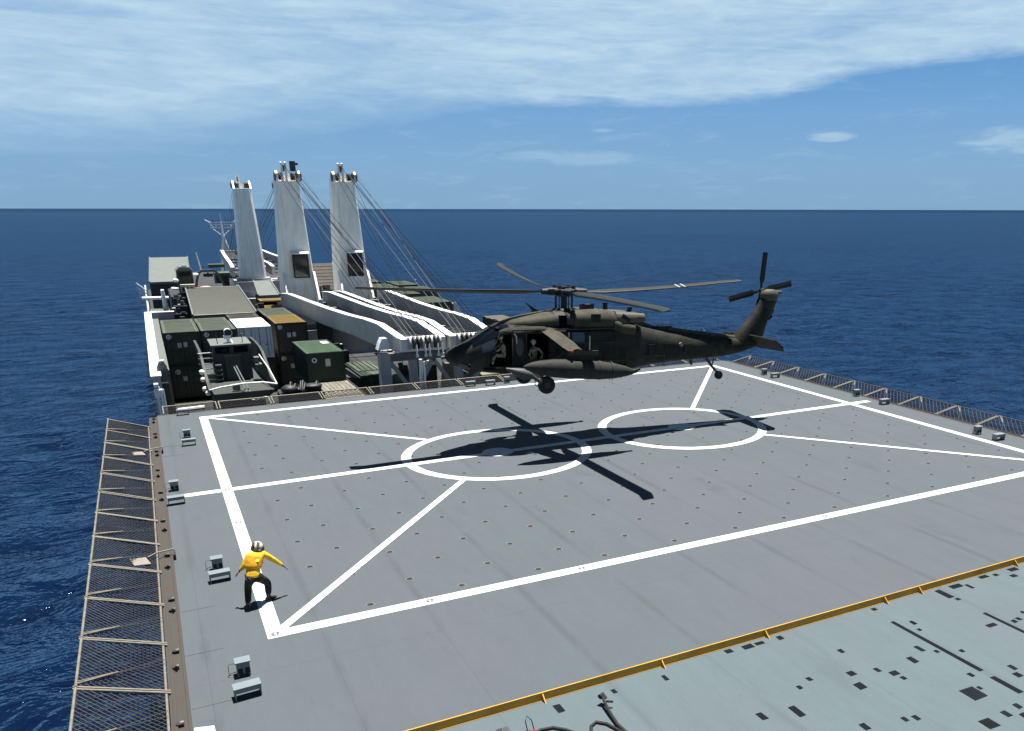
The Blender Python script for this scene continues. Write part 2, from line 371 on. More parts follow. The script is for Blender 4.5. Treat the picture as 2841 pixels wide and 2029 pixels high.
    me.polygons.add(nf_); ls = np.concatenate([np.arange(len(q))*4, len(q)*4+np.arange(len(tri))*3]).astype(np.int32)
    me.polygons.foreach_set('loop_start', ls); me.polygons.foreach_set('use_smooth', np.ones(nf_, bool))
    me.update(calc_edges=True); me.validate(); me.materials.append(M)
    o = bpy.data.objects.new('sea_water', me); col.objects.link(o); tag(o, kind='structure')
    return o
make_sea()

# ------------------------------------------------------------------ the ship's decks
X0, X1, Y0, Y1 = -.50, 31.8, 13.87, 44.35
d = MB(); d.b2(X0, X1, Y0, Y1, -1.1, 0); deck = struct('flight_deck', d, m_deck)
d = MB(); d.b2(X0, X1, -12, Y0, -1.3, -.17); struct('aft_deck', d, m_deck2)
d = MB()
d.prism([(X0, -12), (X1, -12), (X1, 172), (27.5, 196), (21, 210), (15.65, 215), (10.3, 210), (3.8, 196), (X0, 172)], 'z', -4.95, -4.7)
struct('cargo_deck', d, m_cargo)
d = MB()
out = [(X0+.05, -12), (X1-.05, -12), (X1-.05, 170), (27, 195), (20.5, 209), (15.65, 214), (10.8, 209), (4.3, 195), (X0+.05, 170)]
d.prism(out, 'z', SEA-2, -4.95); struct('ship_hull', d, mat('hull_paint', (.09, .10, .11), .6, streak=.3))
d = MB(); d.b2(X0+.4, X1-.4, -11.8, 43.6, -4.7, -1.3); struct('deck_house_under_flight_deck', d, m_dgrey)
# markings
lz = .004
def seg(mb, p, q, w, z=lz):
    p, q = Vector((*p, 0)), Vector((*q, 0)); dd = (q-p).normalized(); n = Vector((-dd.y, dd.x, 0))*w/2
    mb.quad(*[(v.x, v.y, z) for v in (p-n, q-n, q+n, p+n)])
mk = MB()
seg(mk, (1.37, 18.86), (1.37, 43.27), .34, lz)          # port border
seg(mk, (1.54, 19.05), (29.83, 19.00), .37, lz+.001)
seg(mk, (1.54, 43.08), (29.83, 43.14), .37, lz+.001)
seg(mk, (30.00, 18.81), (30.10, 43.33), .34, lz+.002)
struct('landing_square_marking', mk, m_whiteline)
mk = MB(); seg(mk, (-.35, 30.95), (31.3, 30.98), .37, lz+.004); struct('centreline_marking', mk, m_whiteline)
mk = MB()
C1, C2 = (11.32, 31.0), (20.04, 30.98)
for i, c in enumerate((C1, C2)):
    mk.disc((c[0], c[1], lz+.008), 3.76, 96, 'z', 3.38); mk.disc((c[0], c[1], lz+.008), .62, 40)
struct('touchdown_circle_marking', mk, m_whiteline)
mk = MB()
def diag(p, c):
    p = Vector(p); cc = Vector(c); dd = (cc-p).normalized(); seg(mk, p, cc-dd*3.55, .225, lz+.012)
diag((1.55, 19.25), (11.32, 31.0)); diag((1.6, 42.8), (11.7, 31.6)); diag((29.9, 19.05), (20.04, 31)); diag((29.9, 42.9), (20.0, 30.8))
struct('diagonal_marking', mk, m_whiteline)
mk = MB(); mk.quad((X0+.02, 14.9, lz), (-.10, 14.9, lz), (-.14, 15.76, lz), (X0+.02, 15.85, lz)); struct('corner_marking', mk, m_whiteline)
# raised hatch plates along the port side
mk = MB()
for y in (16.55, 18.9, 21.3, 36.6, 38.2):
    mk.b2(X0+.02, .28, y, y+1.05, 0, .006)
struct('deck_edge_plates', mk, m_deck)
# tie-down sockets
def socket_mesh():
    mb = MB(); mb.cur = 0; mb.disc((0, 0, .0), .115, 16, 'z', .082); mb.cur = 1
    mb.disc((0, 0, .001), .082, 16); mb.box((0, 0, .006), (.15, .02, .008))
    return mb
xs = [2.74, 3.65, 4.91, 5.99, 7.08, 8.15, 9.23, 10.17, 11.4, 12.5, 13.6, 14.69, 15.62, 16.57, 17.6, 18.68, 19.8, 21.05, 22.1, 23.2, 24.3, 25.3, 26.3, 27.4, 28.5, 29.3]
sock = []
for i, x in enumerate(xs):
    for j in range(23):
        y = 19.56+1.042*j
        if (i+j) % 2 == 1 and 19.3 < y < 42.8: sock.append((x, y))
sock.sort(key=lambda p: p[0]**2+p[1]**2)
s0 = None
for k, (x, y) in enumerate(sock[:100]):
    if s0 is None: s0 = socket_mesh().build('tie_down_socket', [m_sockring, m_sock], deck); o = s0
    else: o = s0.copy(); col.objects.link(o); o.parent = deck
    o.location = (x, y, .003)
allm = MB()
for x, y in sock[100:]:
    sm_ = socket_mesh()
    allm.cur = 0
    n0 = len(allm.v); allm.v += [(a+x, b+y, c+.003) for a, b, c in sm_.v]
    for f, mi in zip(sm_.f, sm_.mi): allm.f.append([q+n0 for q in f]); allm.mi.append(mi); allm.smooth.append(False)
o = allm.build('tie_down_sockets', [m_sockring, m_sock], deck); o['kind'] = 'stuff'
# sockets painted over in the white lines
s1 = MB(); s1.disc((0, 0, 0), .095, 16, 'z', .07); s1.disc((-.04, 0, 0), .02, 8); s1.disc((.04, 0, 0), .02, 8)
s1 = s1.build('painted_socket', m_sockring, deck)
for k, (x, y) in enumerate([(1.38, 19.05), (1.38, 23.2), (1.38, 27.3), (1.38, 31.0), (1.38, 38.2), (5.0, 19.05), (9.2, 19.05), (13.6, 19.05), (17.8, 19.05), (22, 19.02), (3.0, 21.0), (3.9, 22.05)]):
    o = s1 if k == 0 else s1.copy()
    if k: col.objects.link(o); o.parent = deck
    o.location = (x, y, lz+.014)

# yellow coaming along the step
t_ = thing('deck_edge_coaming', 'long ochre yellow steel coaming between the flight deck and the paler aft deck', 'coaming', (0, Y0, -.17))
d = MB(); d.b2(X0, X1, -.03, -.004, 0, .176); d.b2(X0, X1, -.055, -.03, .001, .01); d.build('plate', m_coam, t_)
for i, x in enumerate((2.9, 5.77, 8.59, 11.41, 15.18, 16.4, 20.13, 23, 26, 29)):
    d = MB(); d.prism([(-.032, .004), (-.20, .004), (-.032, .15)], 'x', -.012, .012); o = d.build('rib', m_coam, t_); o.location = (x, 0, 0)
# dark patches on the aft deck
PATCH = [[10.16, 13.6, 10.34, 13.75], [10.62, 13.55, 10.9, 13.72], [10.96, 13.57, 11.2, 13.7], [11.59, 13.53, 11.74, 13.7], [12.42, 12.39, 12.54, 12.55], [11.91, 11.54, 12.09, 11.71], [12.54, 11.39, 12.65, 11.55], [12.72, 11.11, 12.92, 11.28], [12.79, 10.89, 12.9, 11.02], [11.0, 11.81, 11.11, 11.95], [10.61, 11.66, 10.72, 11.79], [11.71, 11.04, 11.91, 11.28], [9.25, 11.13, 9.39, 11.38], [9.95, 10.87, 10.12, 11.25], [10.77, 9.92, 10.91, 10.13], [11.66, 9.76, 11.77, 9.92], [11.89, 9.69, 12.01, 9.85], [13.46, 9.63, 13.85, 10.04], [13.89, 9.86, 13.99, 9.98], [12.9, 8.8, 13.18, 9.1], [13.54, 8.91, 13.69, 9.11], [13.98, 9.0, 14.11, 9.17], [14.47, 9.38, 14.62, 10.09], [14.15, 10.28, 14.26, 10.44], [15.2, 10.04, 15.32, 10.24], [15.02, 9.79, 15.17, 9.97], [14.49, 10.36, 14.61, 12.96], [14.9, 12.59, 15.02, 12.77], [14.77, 12.3, 14.87, 12.4], [14.06, 11.57, 14.18, 11.83], [13.52, 11.28, 13.68, 11.54], [14.31, 11.36, 14.41, 11.49], [14.83, 11.11, 14.94, 11.23], [16.84, 11.04, 16.96, 12.22], [16.37, 11.62, 16.66, 11.76], [17.1, 11.49, 17.24, 11.63], [17.32, 11.53, 17.44, 11.67], [17.72, 11.73, 17.83, 11.84], [16.89, 13.0, 17.03, 13.12], [16.8, 13.2, 17.0, 13.7], [17.35, 13.54, 17.75, 13.72], [17.8, 13.32, 17.92, 13.58], [18.53, 13.62, 18.85, 13.76], [19.01, 13.56, 19.18, 13.68], [19.66, 13.55, 20.0, 13.73], [19.37, 13.28, 19.58, 13.43], [14.59, 13.6, 14.73, 13.73], [13.8, 8.76, 13.96, 8.89], [5.85, 13.26, 6.01, 13.55], [7.15, 13.36, 7.24, 13.52], [8.35, 13.28, 8.45, 13.49], [3.2, 12.9, 3.35, 13.1], [15.9, 9.2, 16.1, 9.5], [17.9, 10.6, 18.2, 10.8]]
d = MB()
for x0, y0, x1, y1 in PATCH:
    j = lambda: random.uniform(-.008, .008)
    d.quad((x0+j(), y0+j(), -.166), (x1+j(), y0+j(), -.166), (x1+j(), y1+j(), -.166), (x0+j(), y1+j(), -.166))
struct('deck_patches', d, m_pat)
# port ledge
d = MB(); d.b2(-.86, X0-.003, 13.0, 44.35, -.32, -.05); d.b2(-.56, X0-.003, 13.0, 44.35, -.05, -.01); d.b2(-.80, -.74, 13., 44.3, -.05, -.02)
struct('deck_edge_ledge', d, m_ledge)
d = MB(); d.b2(X1+.003, 32.15, 13.0, 44.35, -.32, -.03); struct('deck_edge_ledge', d, m_dark)
d = MB(); d.b2(X0, X1, Y1+.003, Y1+.35, -.35, -.03); struct('deck_edge_ledge', d, m_ledge)
def fitting(x, y, k, side):
    t = thing('ledge_fitting', ('small dark steel bracket with a pale bolt on the port ledge of the flight deck' if k % 2 else 'small dark steel cleat with a pale lug on the port ledge of the flight deck'), 'bracket', (x, y, -.05), 0, 'brackets on the port ledge' if k % 2 else 'cleats on the port ledge')
    d = MB(); d.box((0, 0, .035), (.10, .07, .07)); d.box((-.07, .05, .03), (.04, .10, .05))
    if k % 2: d.tube([(0, -.08, .02), (0, -.08, .13)], .025, 8)
    d.build('base', m_dark, t)
    d = MB(); d.tube([(.02, .09, 0), (.02, .09, .05)], .035, 10); d.build('bolt', m_tan, t)
k = 0
y = 16.2
while y < 44:
    fitting(-.66+random.uniform(-.03, .03), y+random.uniform(-.1, .1), k, 0); k += 1; y += (2.3 if k % 2 else .75)+random.uniform(-.1, .1)

# ------------------------------------------------------------------ safety nets
SY = (.955, .36, -.09)
def net_panel(L_, wid, rise, cell, arms=True, cable=True, label='', group='', tube=.028, wire=.010, inner=True, tm=None):
    tm = tm or m_tube
    """x outward 0..wid, y along 0..L_, rises by rise at the outer rail"""
    t = thing('safety_net', label, 'safety net', (0, 0, 0), 0, group)
    z = lambda x: rise*x/wid-.06*math.sin(math.pi*min(max(x/wid, 0), 1))
    for q in (((wid, 0.02, rise), (wid, L_-.02, rise)), ((.03, .02, .0), (.03, L_-.02, .0)))[:2 if inner else 1]:
        d = MB(); d.tube(q, tube, 8); d.build('rail', tm, t)
    for yy in ((.045, L_-.045) if arms else ()):
        d = MB(); d.tube([(-.05, yy, -.0), (wid+.05, yy, rise)], tube*.95, 8); d.build('arm', m_tube, t)
    d = MB(); st = cell*math.sqrt(2)
    n = int((wid+L_)/st)+1
    for sgn in (1, -1):
        for i in range(1, n):
            c = i*st; pts = []
            # lines x + y = c  or x - y = c - L
            xa, xb = max(.03, c-L_), min(wid-.02, c)
            if xb-xa < .02: continue
            for q in (0, .5, 1):
                x = xa+(xb-xa)*q; y_ = c-x
                if sgn < 0: y_ = L_-y_
                pts.append((x, y_, z(x)))
            for a, b in zip(pts[:-1], pts[1:]): d.bar(a, b, wire, wire)
    d.build('mesh', m_net, t)
    if cable:
        a = Vector((wid, SY[0]*L_, rise+.02)); b = Vector((.02, SY[1]*L_, .05))
        d = MB(); d.tube([a, a.lerp(b, .45)], .022, 6); d.build('turnbuckle', m_tube, t)
        d = MB(); d.tube([a+Vector((0, SY[2], 0)), a.lerp(b, .40)+Vector((0, SY[2]*.3, 0))], .014, 6); d.build('turnbuckle', m_tube, t)
        for q in (0, -SY[2]*2.2): d = MB(); d.tube([a.lerp(b, .42), b+Vector((0, q, 0))], .006, 5); d.build('wire_stay', m_ropel, t)
    return t
ys_l = [42.29, 40.12, 37.85, 35.56, 33.25, 30.94, 28.72, 26.5, 24.25, 22.0, 19.75, 17.5, 15.25, 13.0]
ords = ['bow end', 'second from the bow end', 'third from the bow end', 'fourth from the bow end', 'fifth from the bow end', 'sixth from the bow end', 'seventh from the bow end', 'eighth from the bow end', 'ninth from the bow end', 'tenth from the bow end', 'eleventh from the bow end', 'twelfth from the bow end', 'nearest the viewer']
# panel local x outward = -X world, local y along = -Y world (rotate 180)
n0 = net_panel(2.25, 1.5, .56, .105, label='', group='safety nets along the port edge', wire=.016)
for i in range(13):
    lab = 'wire safety net over the sea on the port edge, '+ords[i]
    if i == 0: o = n0; o['label'] = lab
    else: o = dup(n0, (0, 0, 0), 0, lab)
    o.location = (-.87, ys_l[i], -.02); o.rotation_euler = (0, 0, math.pi)
# turned by 180 the stay leans towards the viewer; starboard nets
n1 = net_panel(2.36, 1.35, .27, .16, label='', group='safety nets along the starboard edge', cable=True, wire=.022, tm=m_ledge)
ys_r = [13.2+2.36*i for i in range(13)]
for i, yy in enumerate(ys_r):
    lab = 'dark wire net on the starboard edge, '+(ords[12-i] if i else 'nearest the viewer')
    if i == 0: o = n1; o['label'] = lab
    else: o = dup(n1, (0, 0, 0), 0, lab)
    o.location = (32.1, yy, -.02)
n2 = net_panel(2.42, 1.05, .14, .16, label='', group='safety nets along the bow edge of the flight deck', cable=False, wire=.018, tube=.034, inner=False)
for i in range(13):
    lab = 'low net frame on the bow edge, '+['first from port', 'second from port', 'third from port', 'fourth from port', 'fifth from port', 'sixth from port', 'seventh from port, under the helicopter nose', 'seventh from starboard'.replace('seventh', 'sixth'), 'fifth from starboard', 'fourth from starboard', 'third from starboard', 'second from starboard', 'first from starboard'][i]
    if i == 0: o = n2; o['label'] = lab
    else: o = dup(n2, (0, 0, 0), 0, lab)
    o.location = (X0+.2+2.46*(i+1)-.02, Y1+.36, 0); o.rotation_euler = (0, 0, R(90))

# tan plates on arms over the port nets
def arm_plate(y, lab):
    t = thing('hinged_plate_arm', lab, 'lamp arm', (X0, y, 0))
    d = MB(); d.box((-.80, -.35, .12), (.40, .60, .025), (0, R(8), R(12))); d.build('plate', m_tan, t)
    d = MB(); d.tube([(-.62, -.05, .10), (-.38, .1, .14), (-.03, .12, .16), (.03, .12, .16)], .022, 8); d.build('arm', m_tube, t)
    d = MB(); d.box((.045, -.15, .08), (.05, .42, .16)); d.build('bracket', m_dark, t)
    return t
arm_plate(37.45, 'tan plate on a bent arm over the port nets, far one near the third net')
arm_plate(25.3, 'near tan plate on a bent arm over the port nets, by the yellow person')

# ------------------------------------------------------------------ deck boxes and low stands
def upright_box(loc, lab, rz=0):
    t = thing('deck_light_box', lab, 'box', loc, rz, 'upright grey boxes round the landing square')
    d = MB(); d.box((.15, 0.13, .19), (.26, .22, .26)); d.build('housing', m_deckbox, t, .006)
    d = MB(); d.box((.15, .12, .335), (.31, .27, .03)); d.build('lid', m_deckbox, t, .006)
    [MB().box((xx, .016, .13), (.09, .008, .12)).build('opening', m_black, t) for xx in (.09, .22)]
    for sx in (.04, .26):
        [MB().box((sx, yy, .03), (.03, .03, .06)).build('leg', m_deckbox, t) for yy in (.04, .22)]
    d = MB(); d.tube([(.02, .2, .24), (-.10, .22, .25), (-.13, .16, .22), (-.13, .1, .04)], .008, 6); d.tube([(.02, .1, .10), (-.09, .1, .09), (-.13, .1, .04)], .008, 6); d.build('conduit', m_dgrey, t)
    return t
def low_stand(loc, lab, rz=0):
    t = thing('low_grey_stand', lab, 'stand', loc, rz, 'low long grey stands round the landing square')
    d = MB(); d.box((.25, .10, .262), (.52, .27, .022)); d.box((.25, -.028, .21), (.50, .012, .09)); d.build('top', m_deckbox, t, .004)
    for sx in (.015, .485):
        d = MB(); d.box((sx, .1, .125), (.02, .24, .25)); d.build('side_leg', m_deckbox, t)
    d = MB(); d.box((.25, .18, .18), (.46, .03, .13)); d.build('lamp_bar', m_dark, t)
    return t
upright_box((.41, 17.38, 0), 'pale grey upright metal box with pipe loops, nearest of those on the port side')
low_stand((.30, 16.45, 0), 'low pale grey stand beside the nearest port side box, nearest the viewer', R(4))
upright_box((.38, 23.6, 0), 'pale grey upright metal box left of the yellow clad person')
low_stand((.28, 22.75, 0), 'low grey stand left of the yellow clad person', R(3))
upright_box((-.37, 31.65, 0), 'pale grey upright metal box just beyond the port end of the centreline')
low_stand((-.47, 30.05, 0), 'low grey stand on the port end of the white centreline', R(2))
upright_box((.38, 39.3, 0), 'pale grey upright metal box farthest along the port side, beside a low stand')
low_stand((.29, 37.9, 0), 'low grey stand farthest along the port side with an upright box behind it', R(2))
low_stand((.33, 44.0, 0), 'low dark sided stand at the far port corner of the flight deck', R(2))
low_stand((14.5, 44.1, 0), 'low grey stand on the bow edge under the helicopter nose, left of its twin', R(-3))
low_stand((15.57, 43.9, 0), 'low grey stand on the bow edge under the helicopter, between its twin and a box', R(-3))
upright_box((16.7, 44.0, 0), 'small pale box on the bow edge left of the helicopter wheel')
upright_box((30.9, 39.15, 0), 'upright pale box beyond the tail wheel on the starboard edge', R(-8))
low_stand((30.80, 38.15, 0), 'low stand beyond the tail wheel on the starboard edge', R(-4))
upright_box((31.45, 32.1, 0), 'upright box by the starboard net, left of the end of the centreline', R(-8))
low_stand((31.2, 30.0, 0), 'low stand at the starboard end of the white centreline', R(-4))
upright_box((30.55, 23.75, 0), 'upright box near the right border of the picture by the starboard net', R(-8))
low_stand((30.40, 22.65, 0), 'low stand near the right border of the picture by the starboard net', R(-4))

# ------------------------------------------------------------------ hoses and gear on the aft deck, bottom border
t = thing('refuelling_hose', 'black hose with a nozzle end curling over the pale aft deck at the bottom border', 'hose', (0, 0, -.17))
d = MB(); d.tube([(5.05, 12.75, .03), (5.3, 12.87, .03), (5.54, 12.83, .03), (5.72, 12.65, .03), (5.95, 12.3, .03), (6.1, 12.3, .03), (6.2, 12.52, .03), (6.35, 12.6, .03), (6.5, 12.45, .03), (6.62, 12.1, .03), (6.65, 11.5, .03)], .032, 8); d.build('coil', m_black, t)
d = MB(); d.tube([(6.70, 11.9, .04), (6.66, 12.3, .05), (6.70, 12.7, .08), (6.74, 13.0, .14), (6.76, 13.12, .18)], [.035, .035, .035, .03, .03], 8); d.build('lance', m_black, t)
d = MB(); d.tube([(6.70, 13.12, .19), (6.78, 13.16, .20), (6.80, 13.08, .14)], .055, 8); d.tube([(6.77, 13.0, .14), (6.90, 12.93, .13)], .025, 8); d.build('nozzle', m_black, t)
t = thing('red_jumper_leads', 'red and black looped leads standing at the bottom border', 'cable', (5.10, 12.95, -.17))
d = MB(); d.tube([(-.03, 0, .02), (-.05, .05, .22), (0, .1, .30), (.08, .06, .2), (.10, 0, .02)], .010, 6); d.build('loop', m_dark, t)
d = MB(); d.tube([(-.05, -.02, .01), (.1, -.03, .02), (.14, -.15, .02)], .025, 6); d.build('clamp', m_red, t)
t = thing('small_tool_case', 'dark grey case with a lifting ring at the bottom border, left of the red leads', 'case', (4.62, 13.05, -.17))
d = MB(); d.box((0, 0, .07), (.22, .18, .14)); d.build('body', m_dgrey, t, .01)
d = MB(); d.tube([(-.07+.03*math.cos(a*.785), 0, .165+.03*math.sin(a*.785)) for a in range(9)], .007, 6); d.build('ring', m_dark, t)
#PART2
# ------------------------------------------------------------------ helicopter
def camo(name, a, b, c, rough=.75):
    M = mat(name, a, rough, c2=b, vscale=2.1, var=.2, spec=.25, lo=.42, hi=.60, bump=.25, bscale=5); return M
m_heli = camo('helicopter_paint', (.036, .035, .025), (.013, .014, .013), None)  # colour lowered to carry the shade on the fuselage sides
m_heli2 = camo('helicopter_lit_paint', (.082, .076, .052), (.050, .048, .035), None)  # same paint made lighter for the sunlit upper parts
m_tank = camo('tank_paint', (.040, .040, .036), (.026, .027, .026), None)
m_blade = mat('blade_paint', (.020, .022, .020), .55, spec=.3)
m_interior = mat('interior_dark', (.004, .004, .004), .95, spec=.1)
YH, PH, RHH = R(-4.5), R(2), R(2.5)
Bm = Matrix(((-1, 0, 0), (0, -1, 0), (0, 0, 1)))
def rot_y(a): return Matrix(((math.cos(a), 0, -math.sin(a)), (0, 1, 0), (math.sin(a), 0, math.cos(a))))
MH = (Matrix.Rotation(YH, 3, 'Z') @ Bm @ rot_y(PH) @ Matrix.Rotation(RHH, 3, 'X')).to_4x4()
MH.translation = Vector((14.68, 31.93, 6.09))
H = thing('helicopter', 'dark olive military helicopter with four blade rotor hovering over the painted circles', 'helicopter')
H.matrix_world = MH
ST = [(4.84, -2.52, -2.38, .10), (4.72, -2.70, -2.24, .28), (4.45, -2.86, -2.10, .46), (4.15, -2.96, -1.99, .62), (3.92, -3.02, -1.90, .73), (3.6, -3.07, -1.73, .87), (3.3, -3.10, -1.56, .98), (3.05, -3.12, -1.42, 1.05), (2.85, -3.13, -1.33, 1.09), (2.65, -3.14, -1.25, 1.13), (2.45, -3.15, -1.21, 1.15), (2.15, -3.15, -1.20, 1.17), (1.85, -3.15, -1.20, 1.18), (1.4, -3.15, -1.20, 1.18), (.97, -3.15, -1.20, 1.18), (.5, -3.15, -1.20, 1.18), (0, -3.15, -1.2, 1.18), (-.6, -3.15, -1.2, 1.18), (-1.2, -3.15, -1.2, 1.18), (-1.9, -3.15, -1.21, 1.18), (-2.5, -3.14, -1.24, 1.18), (-2.95, -3.12, -1.28, 1.17), (-3.15, -3.10, -1.32, 1.08), (-3.4, -3.09, -1.40, .96), (-4.0, -3.05, -1.50, .84), (-4.8, -3.0, -1.62, .73), (-5.8, -2.95, -1.76, .60), (-6.8, -2.90, -1.88, .49), (-7.7, -2.85, -1.98, .39), (-8.5, -2.74, -2.04, .30), (-9.2, -2.55, -2.06, .20), (-9.55, -2.42, -2.12, .12)]
FR = [(0, 0), (.72, .015), (.93, .17), (.995, .30), (1, .50), (1, .70), (.975, .83), (.86, .945), (.42, .995), (0, 1)]
def half(x, zb, zt, w):
    h = zt-zb; out = []
    boom = min(max((-x-3.0)/2, 0), 1); nose = min(max((x-3.3)/1.2, 0), 1); k = max(boom, nose)
    for i, (fy, fz) in enumerate(FR):
        a = -math.pi/2+math.pi*i/9; ey, ez = math.cos(a), .5+.5*math.sin(a)
        out.append((x, w*(fy*(1-k*.85)+ey*k*.85), zb+h*(fz*(1-k*.85)+ez*k*.85)))
    return out
rings = []
for s in ST:
    hf = half(*s); rings.append(hf+[(x, -y, z) for x, y, z in hf[-2:0:-1]])
holes = set()
def si(x): return [s[0] for s in ST].index(x)
for i in range(si(3.3), si(2.85)): holes |= {(i, 2), (i, 3)}
for i in range(si(3.05), si(2.45)): holes |= {(i, 2), (i, 3), (i, 4), (i, 5)}
for i in range(si(1.85), si(.97)): holes |= {(i, 3), (i, 4), (i, 5)}
for i in range(si(3.05), si(2.65)): holes |= {(i, 18-1-3), (i, 18-1-4), (i, 18-1-5)}   # starboard cockpit window, light comes through
fb = MB(); n = 18
fb.add([v for r_ in rings for v in r_], [(i*n+k, i*n+(k+1) % n, (i+1)*n+(k+1) % n, (i+1)*n+k) for i in range(len(rings)-1) for k in range(n) if (i, k) not in holes], True)
fb.add(rings[0], [tuple(range(n))]); fb.add(rings[-1], [tuple(range(n))])
o = fb.build('fuselage', m_heli, H); s_ = o.modifiers.new('solid', 'SOLIDIFY'); s_.thickness = .035; s_.offset = -1
fus = o
# windshield panes lying on the skin
def skinpane(name, i0, i1, k0, k1, side, off=.014, m_=m_glass, ins=.06):
    mb = MB()
    P = []
    for i in range(i0, i1+1):
        row = []
        for k in range(k0, k1+1):
            x, y, z = half(*ST[i])[k]; nrm = Vector((.35 if i < 11 else 0, y*.8, (z+2.2)*1.0)).normalized()
            v = Vector((x, y, z))+nrm*off; row.append(v)
        P.append(row)
    c = sum((v for r_ in P for v in r_), Vector())/(len(P)*len(P[0]))
    P = [[v+(c-v)*ins for v in r_] for r_ in P]
    if side < 0: P = [[Vector((v.x, -v.y, v.z)) for v in r_] for r_ in P]
    kk = k1-k0+1
    mb.add([v for r_ in P for v in r_], [(a*kk+b, a*kk+b+1, (a+1)*kk+b+1, (a+1)*kk+b) for a in range(len(P)-1) for b in range(kk-1)], True)
    o = mb.build(name, m_, fus); return o
for sd_ in (1, -1):
    skinpane('windshield', 4, 8, 6, 8, sd_, ins=.07)
    skinpane('side_window', 5, 7, 4, 6, sd_, ins=.12)
    skinpane('chin_window', 2, 4, 1, 3, sd_, ins=.2)
for i0, i1 in ((16, 17),):
    skinpane('cabin_window', i0, i1, 4, 6, 1, ins=.14); skinpane('cabin_window', i0, i1, 4, 6, -1, ins=.14)
mb = MB(); mb.add([(3.94, -.30, -1.885), (3.94, .30, -1.885), (2.95, .40, -1.36), (2.95, -.40, -1.36)], [(0, 1, 2, 3)]); 
skinpane('roof_window', 8, 10, 7, 8, 1, ins=.15); skinpane('roof_window', 8, 10, 7, 8, -1, ins=.15)
# frames round the openings, tracks
def hb(name, f, m_=m_heli, parent=H, bevel=0): mb = MB(); f(mb); return mb.build(name, m_, parent, bevel)
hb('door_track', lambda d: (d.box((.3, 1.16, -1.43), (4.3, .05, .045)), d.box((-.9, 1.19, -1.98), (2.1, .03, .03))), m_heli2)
hb('door_frame', lambda d: [d.tube(p, .028, 6) for p in ([(3.34, .98, -2.72), (3.36, .99, -2.45), (3.05, 1.07, -1.9), (2.86, 1.05, -1.47), (2.44, 1.13, -1.46), (2.44, 1.18, -2.74)], [(1.87, 1.185, -2.58), (1.87, 1.18, -1.55), (.95, 1.18, -1.55), (.95, 1.185, -2.58), (1.87, 1.185, -2.58)])], m_heli)
hb('gunner_window', lambda d: d.loft([[(2.15+.17*math.cos(a)*q, 1.175+.01*s, -2.05+.36*math.sin(a)*q) for a in [k*math.pi/8 for k in range(16)]] for q, s in ((1, 0), (1, 1), (.8, 2))], True), m_dgrey)
hb('white_grab_strap', lambda d: (d.tube([(2.36, 1.16, -1.56), (2.28, 1.17, -1.66), (2.27, 1.17, -1.95)], .028, 8), d.box((-.78, 1.20, -1.98), (.05, .012, .56)), d.box((.12, 1.21, -1.64), (.05, .015, .18))), mat('strap_white', (.45, .46, .46), .6))
# interior
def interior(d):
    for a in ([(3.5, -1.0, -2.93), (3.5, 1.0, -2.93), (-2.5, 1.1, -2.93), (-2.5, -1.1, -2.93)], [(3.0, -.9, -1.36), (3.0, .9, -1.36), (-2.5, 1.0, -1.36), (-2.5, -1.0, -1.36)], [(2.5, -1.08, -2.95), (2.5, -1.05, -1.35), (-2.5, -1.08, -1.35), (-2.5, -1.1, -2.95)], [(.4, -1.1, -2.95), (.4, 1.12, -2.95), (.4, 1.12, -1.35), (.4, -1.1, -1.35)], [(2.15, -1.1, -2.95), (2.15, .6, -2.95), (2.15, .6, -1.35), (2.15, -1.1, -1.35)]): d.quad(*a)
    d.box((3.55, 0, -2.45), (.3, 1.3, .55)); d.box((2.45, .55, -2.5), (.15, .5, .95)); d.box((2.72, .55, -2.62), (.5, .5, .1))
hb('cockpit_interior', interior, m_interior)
# nose details
hb('nose_sensor', lambda d: (d.tube([(4.80, 0, -2.50), (4.98, 0, -2.52)], .07, 10), d.box((4.3, .42, -2.42), (.22, .05, .10))), m_dgrey)
hb('wiper', lambda d: d.tube([(3.86, .52, -1.98), (3.5, .62, -1.78)], .012, 5), mat('wiper_grey', (.2, .2, .2)))
hb('pitot_tube', lambda d: [d.tube([(2.62, s*.35, -1.18), (2.9, s*.4, -1.06), (3.05, s*.4, -1.06)], .02, 6) for s in (1, -1)], m_dark)
hb('wire_cutter', lambda d: d.prism([(.95, -.78), (1.55, -.40), (1.50, -.46), (1.25, -.74), (1.3, -.82)], 'y', -.02, .02), m_dark)
hb('lower_wire_cutter', lambda d: d.prism([(3.5, -3.1), (3.9, -3.05), (3.95, -3.28)], 'y', -.02, .02), m_dark)
# engine deck fairing
def sup(x, w, z0, z1, e=3., n=20):
    r_ = []
    for k in range(n):
        a = 2*math.pi*k/n; c, s = math.cos(a), math.sin(a)
        r_.append((x, w*math.copysign(abs(c)**(2/e), c), (z0+z1)/2+(z1-z0)/2*math.copysign(abs(s)**(2/e), s)))
    return r_
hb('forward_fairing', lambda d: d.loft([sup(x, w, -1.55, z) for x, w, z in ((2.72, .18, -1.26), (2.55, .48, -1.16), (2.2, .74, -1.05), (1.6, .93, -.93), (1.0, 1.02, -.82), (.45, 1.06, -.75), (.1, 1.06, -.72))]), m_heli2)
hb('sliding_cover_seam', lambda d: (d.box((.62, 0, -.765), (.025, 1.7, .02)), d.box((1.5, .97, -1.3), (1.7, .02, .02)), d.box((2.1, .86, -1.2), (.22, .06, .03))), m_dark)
hb('centre_fairing', lambda d: d.loft([sup(x, w, -1.5, z) for x, w, z in ((.12, .5, -.72), (-.4, .52, -.70), (-1.4, .52, -.74), (-2.2, .5, -.82), (-3.0, .45, -.98), (-3.5, .35, -1.22), (-4.4, .2, -1.5))]), m_heli2)
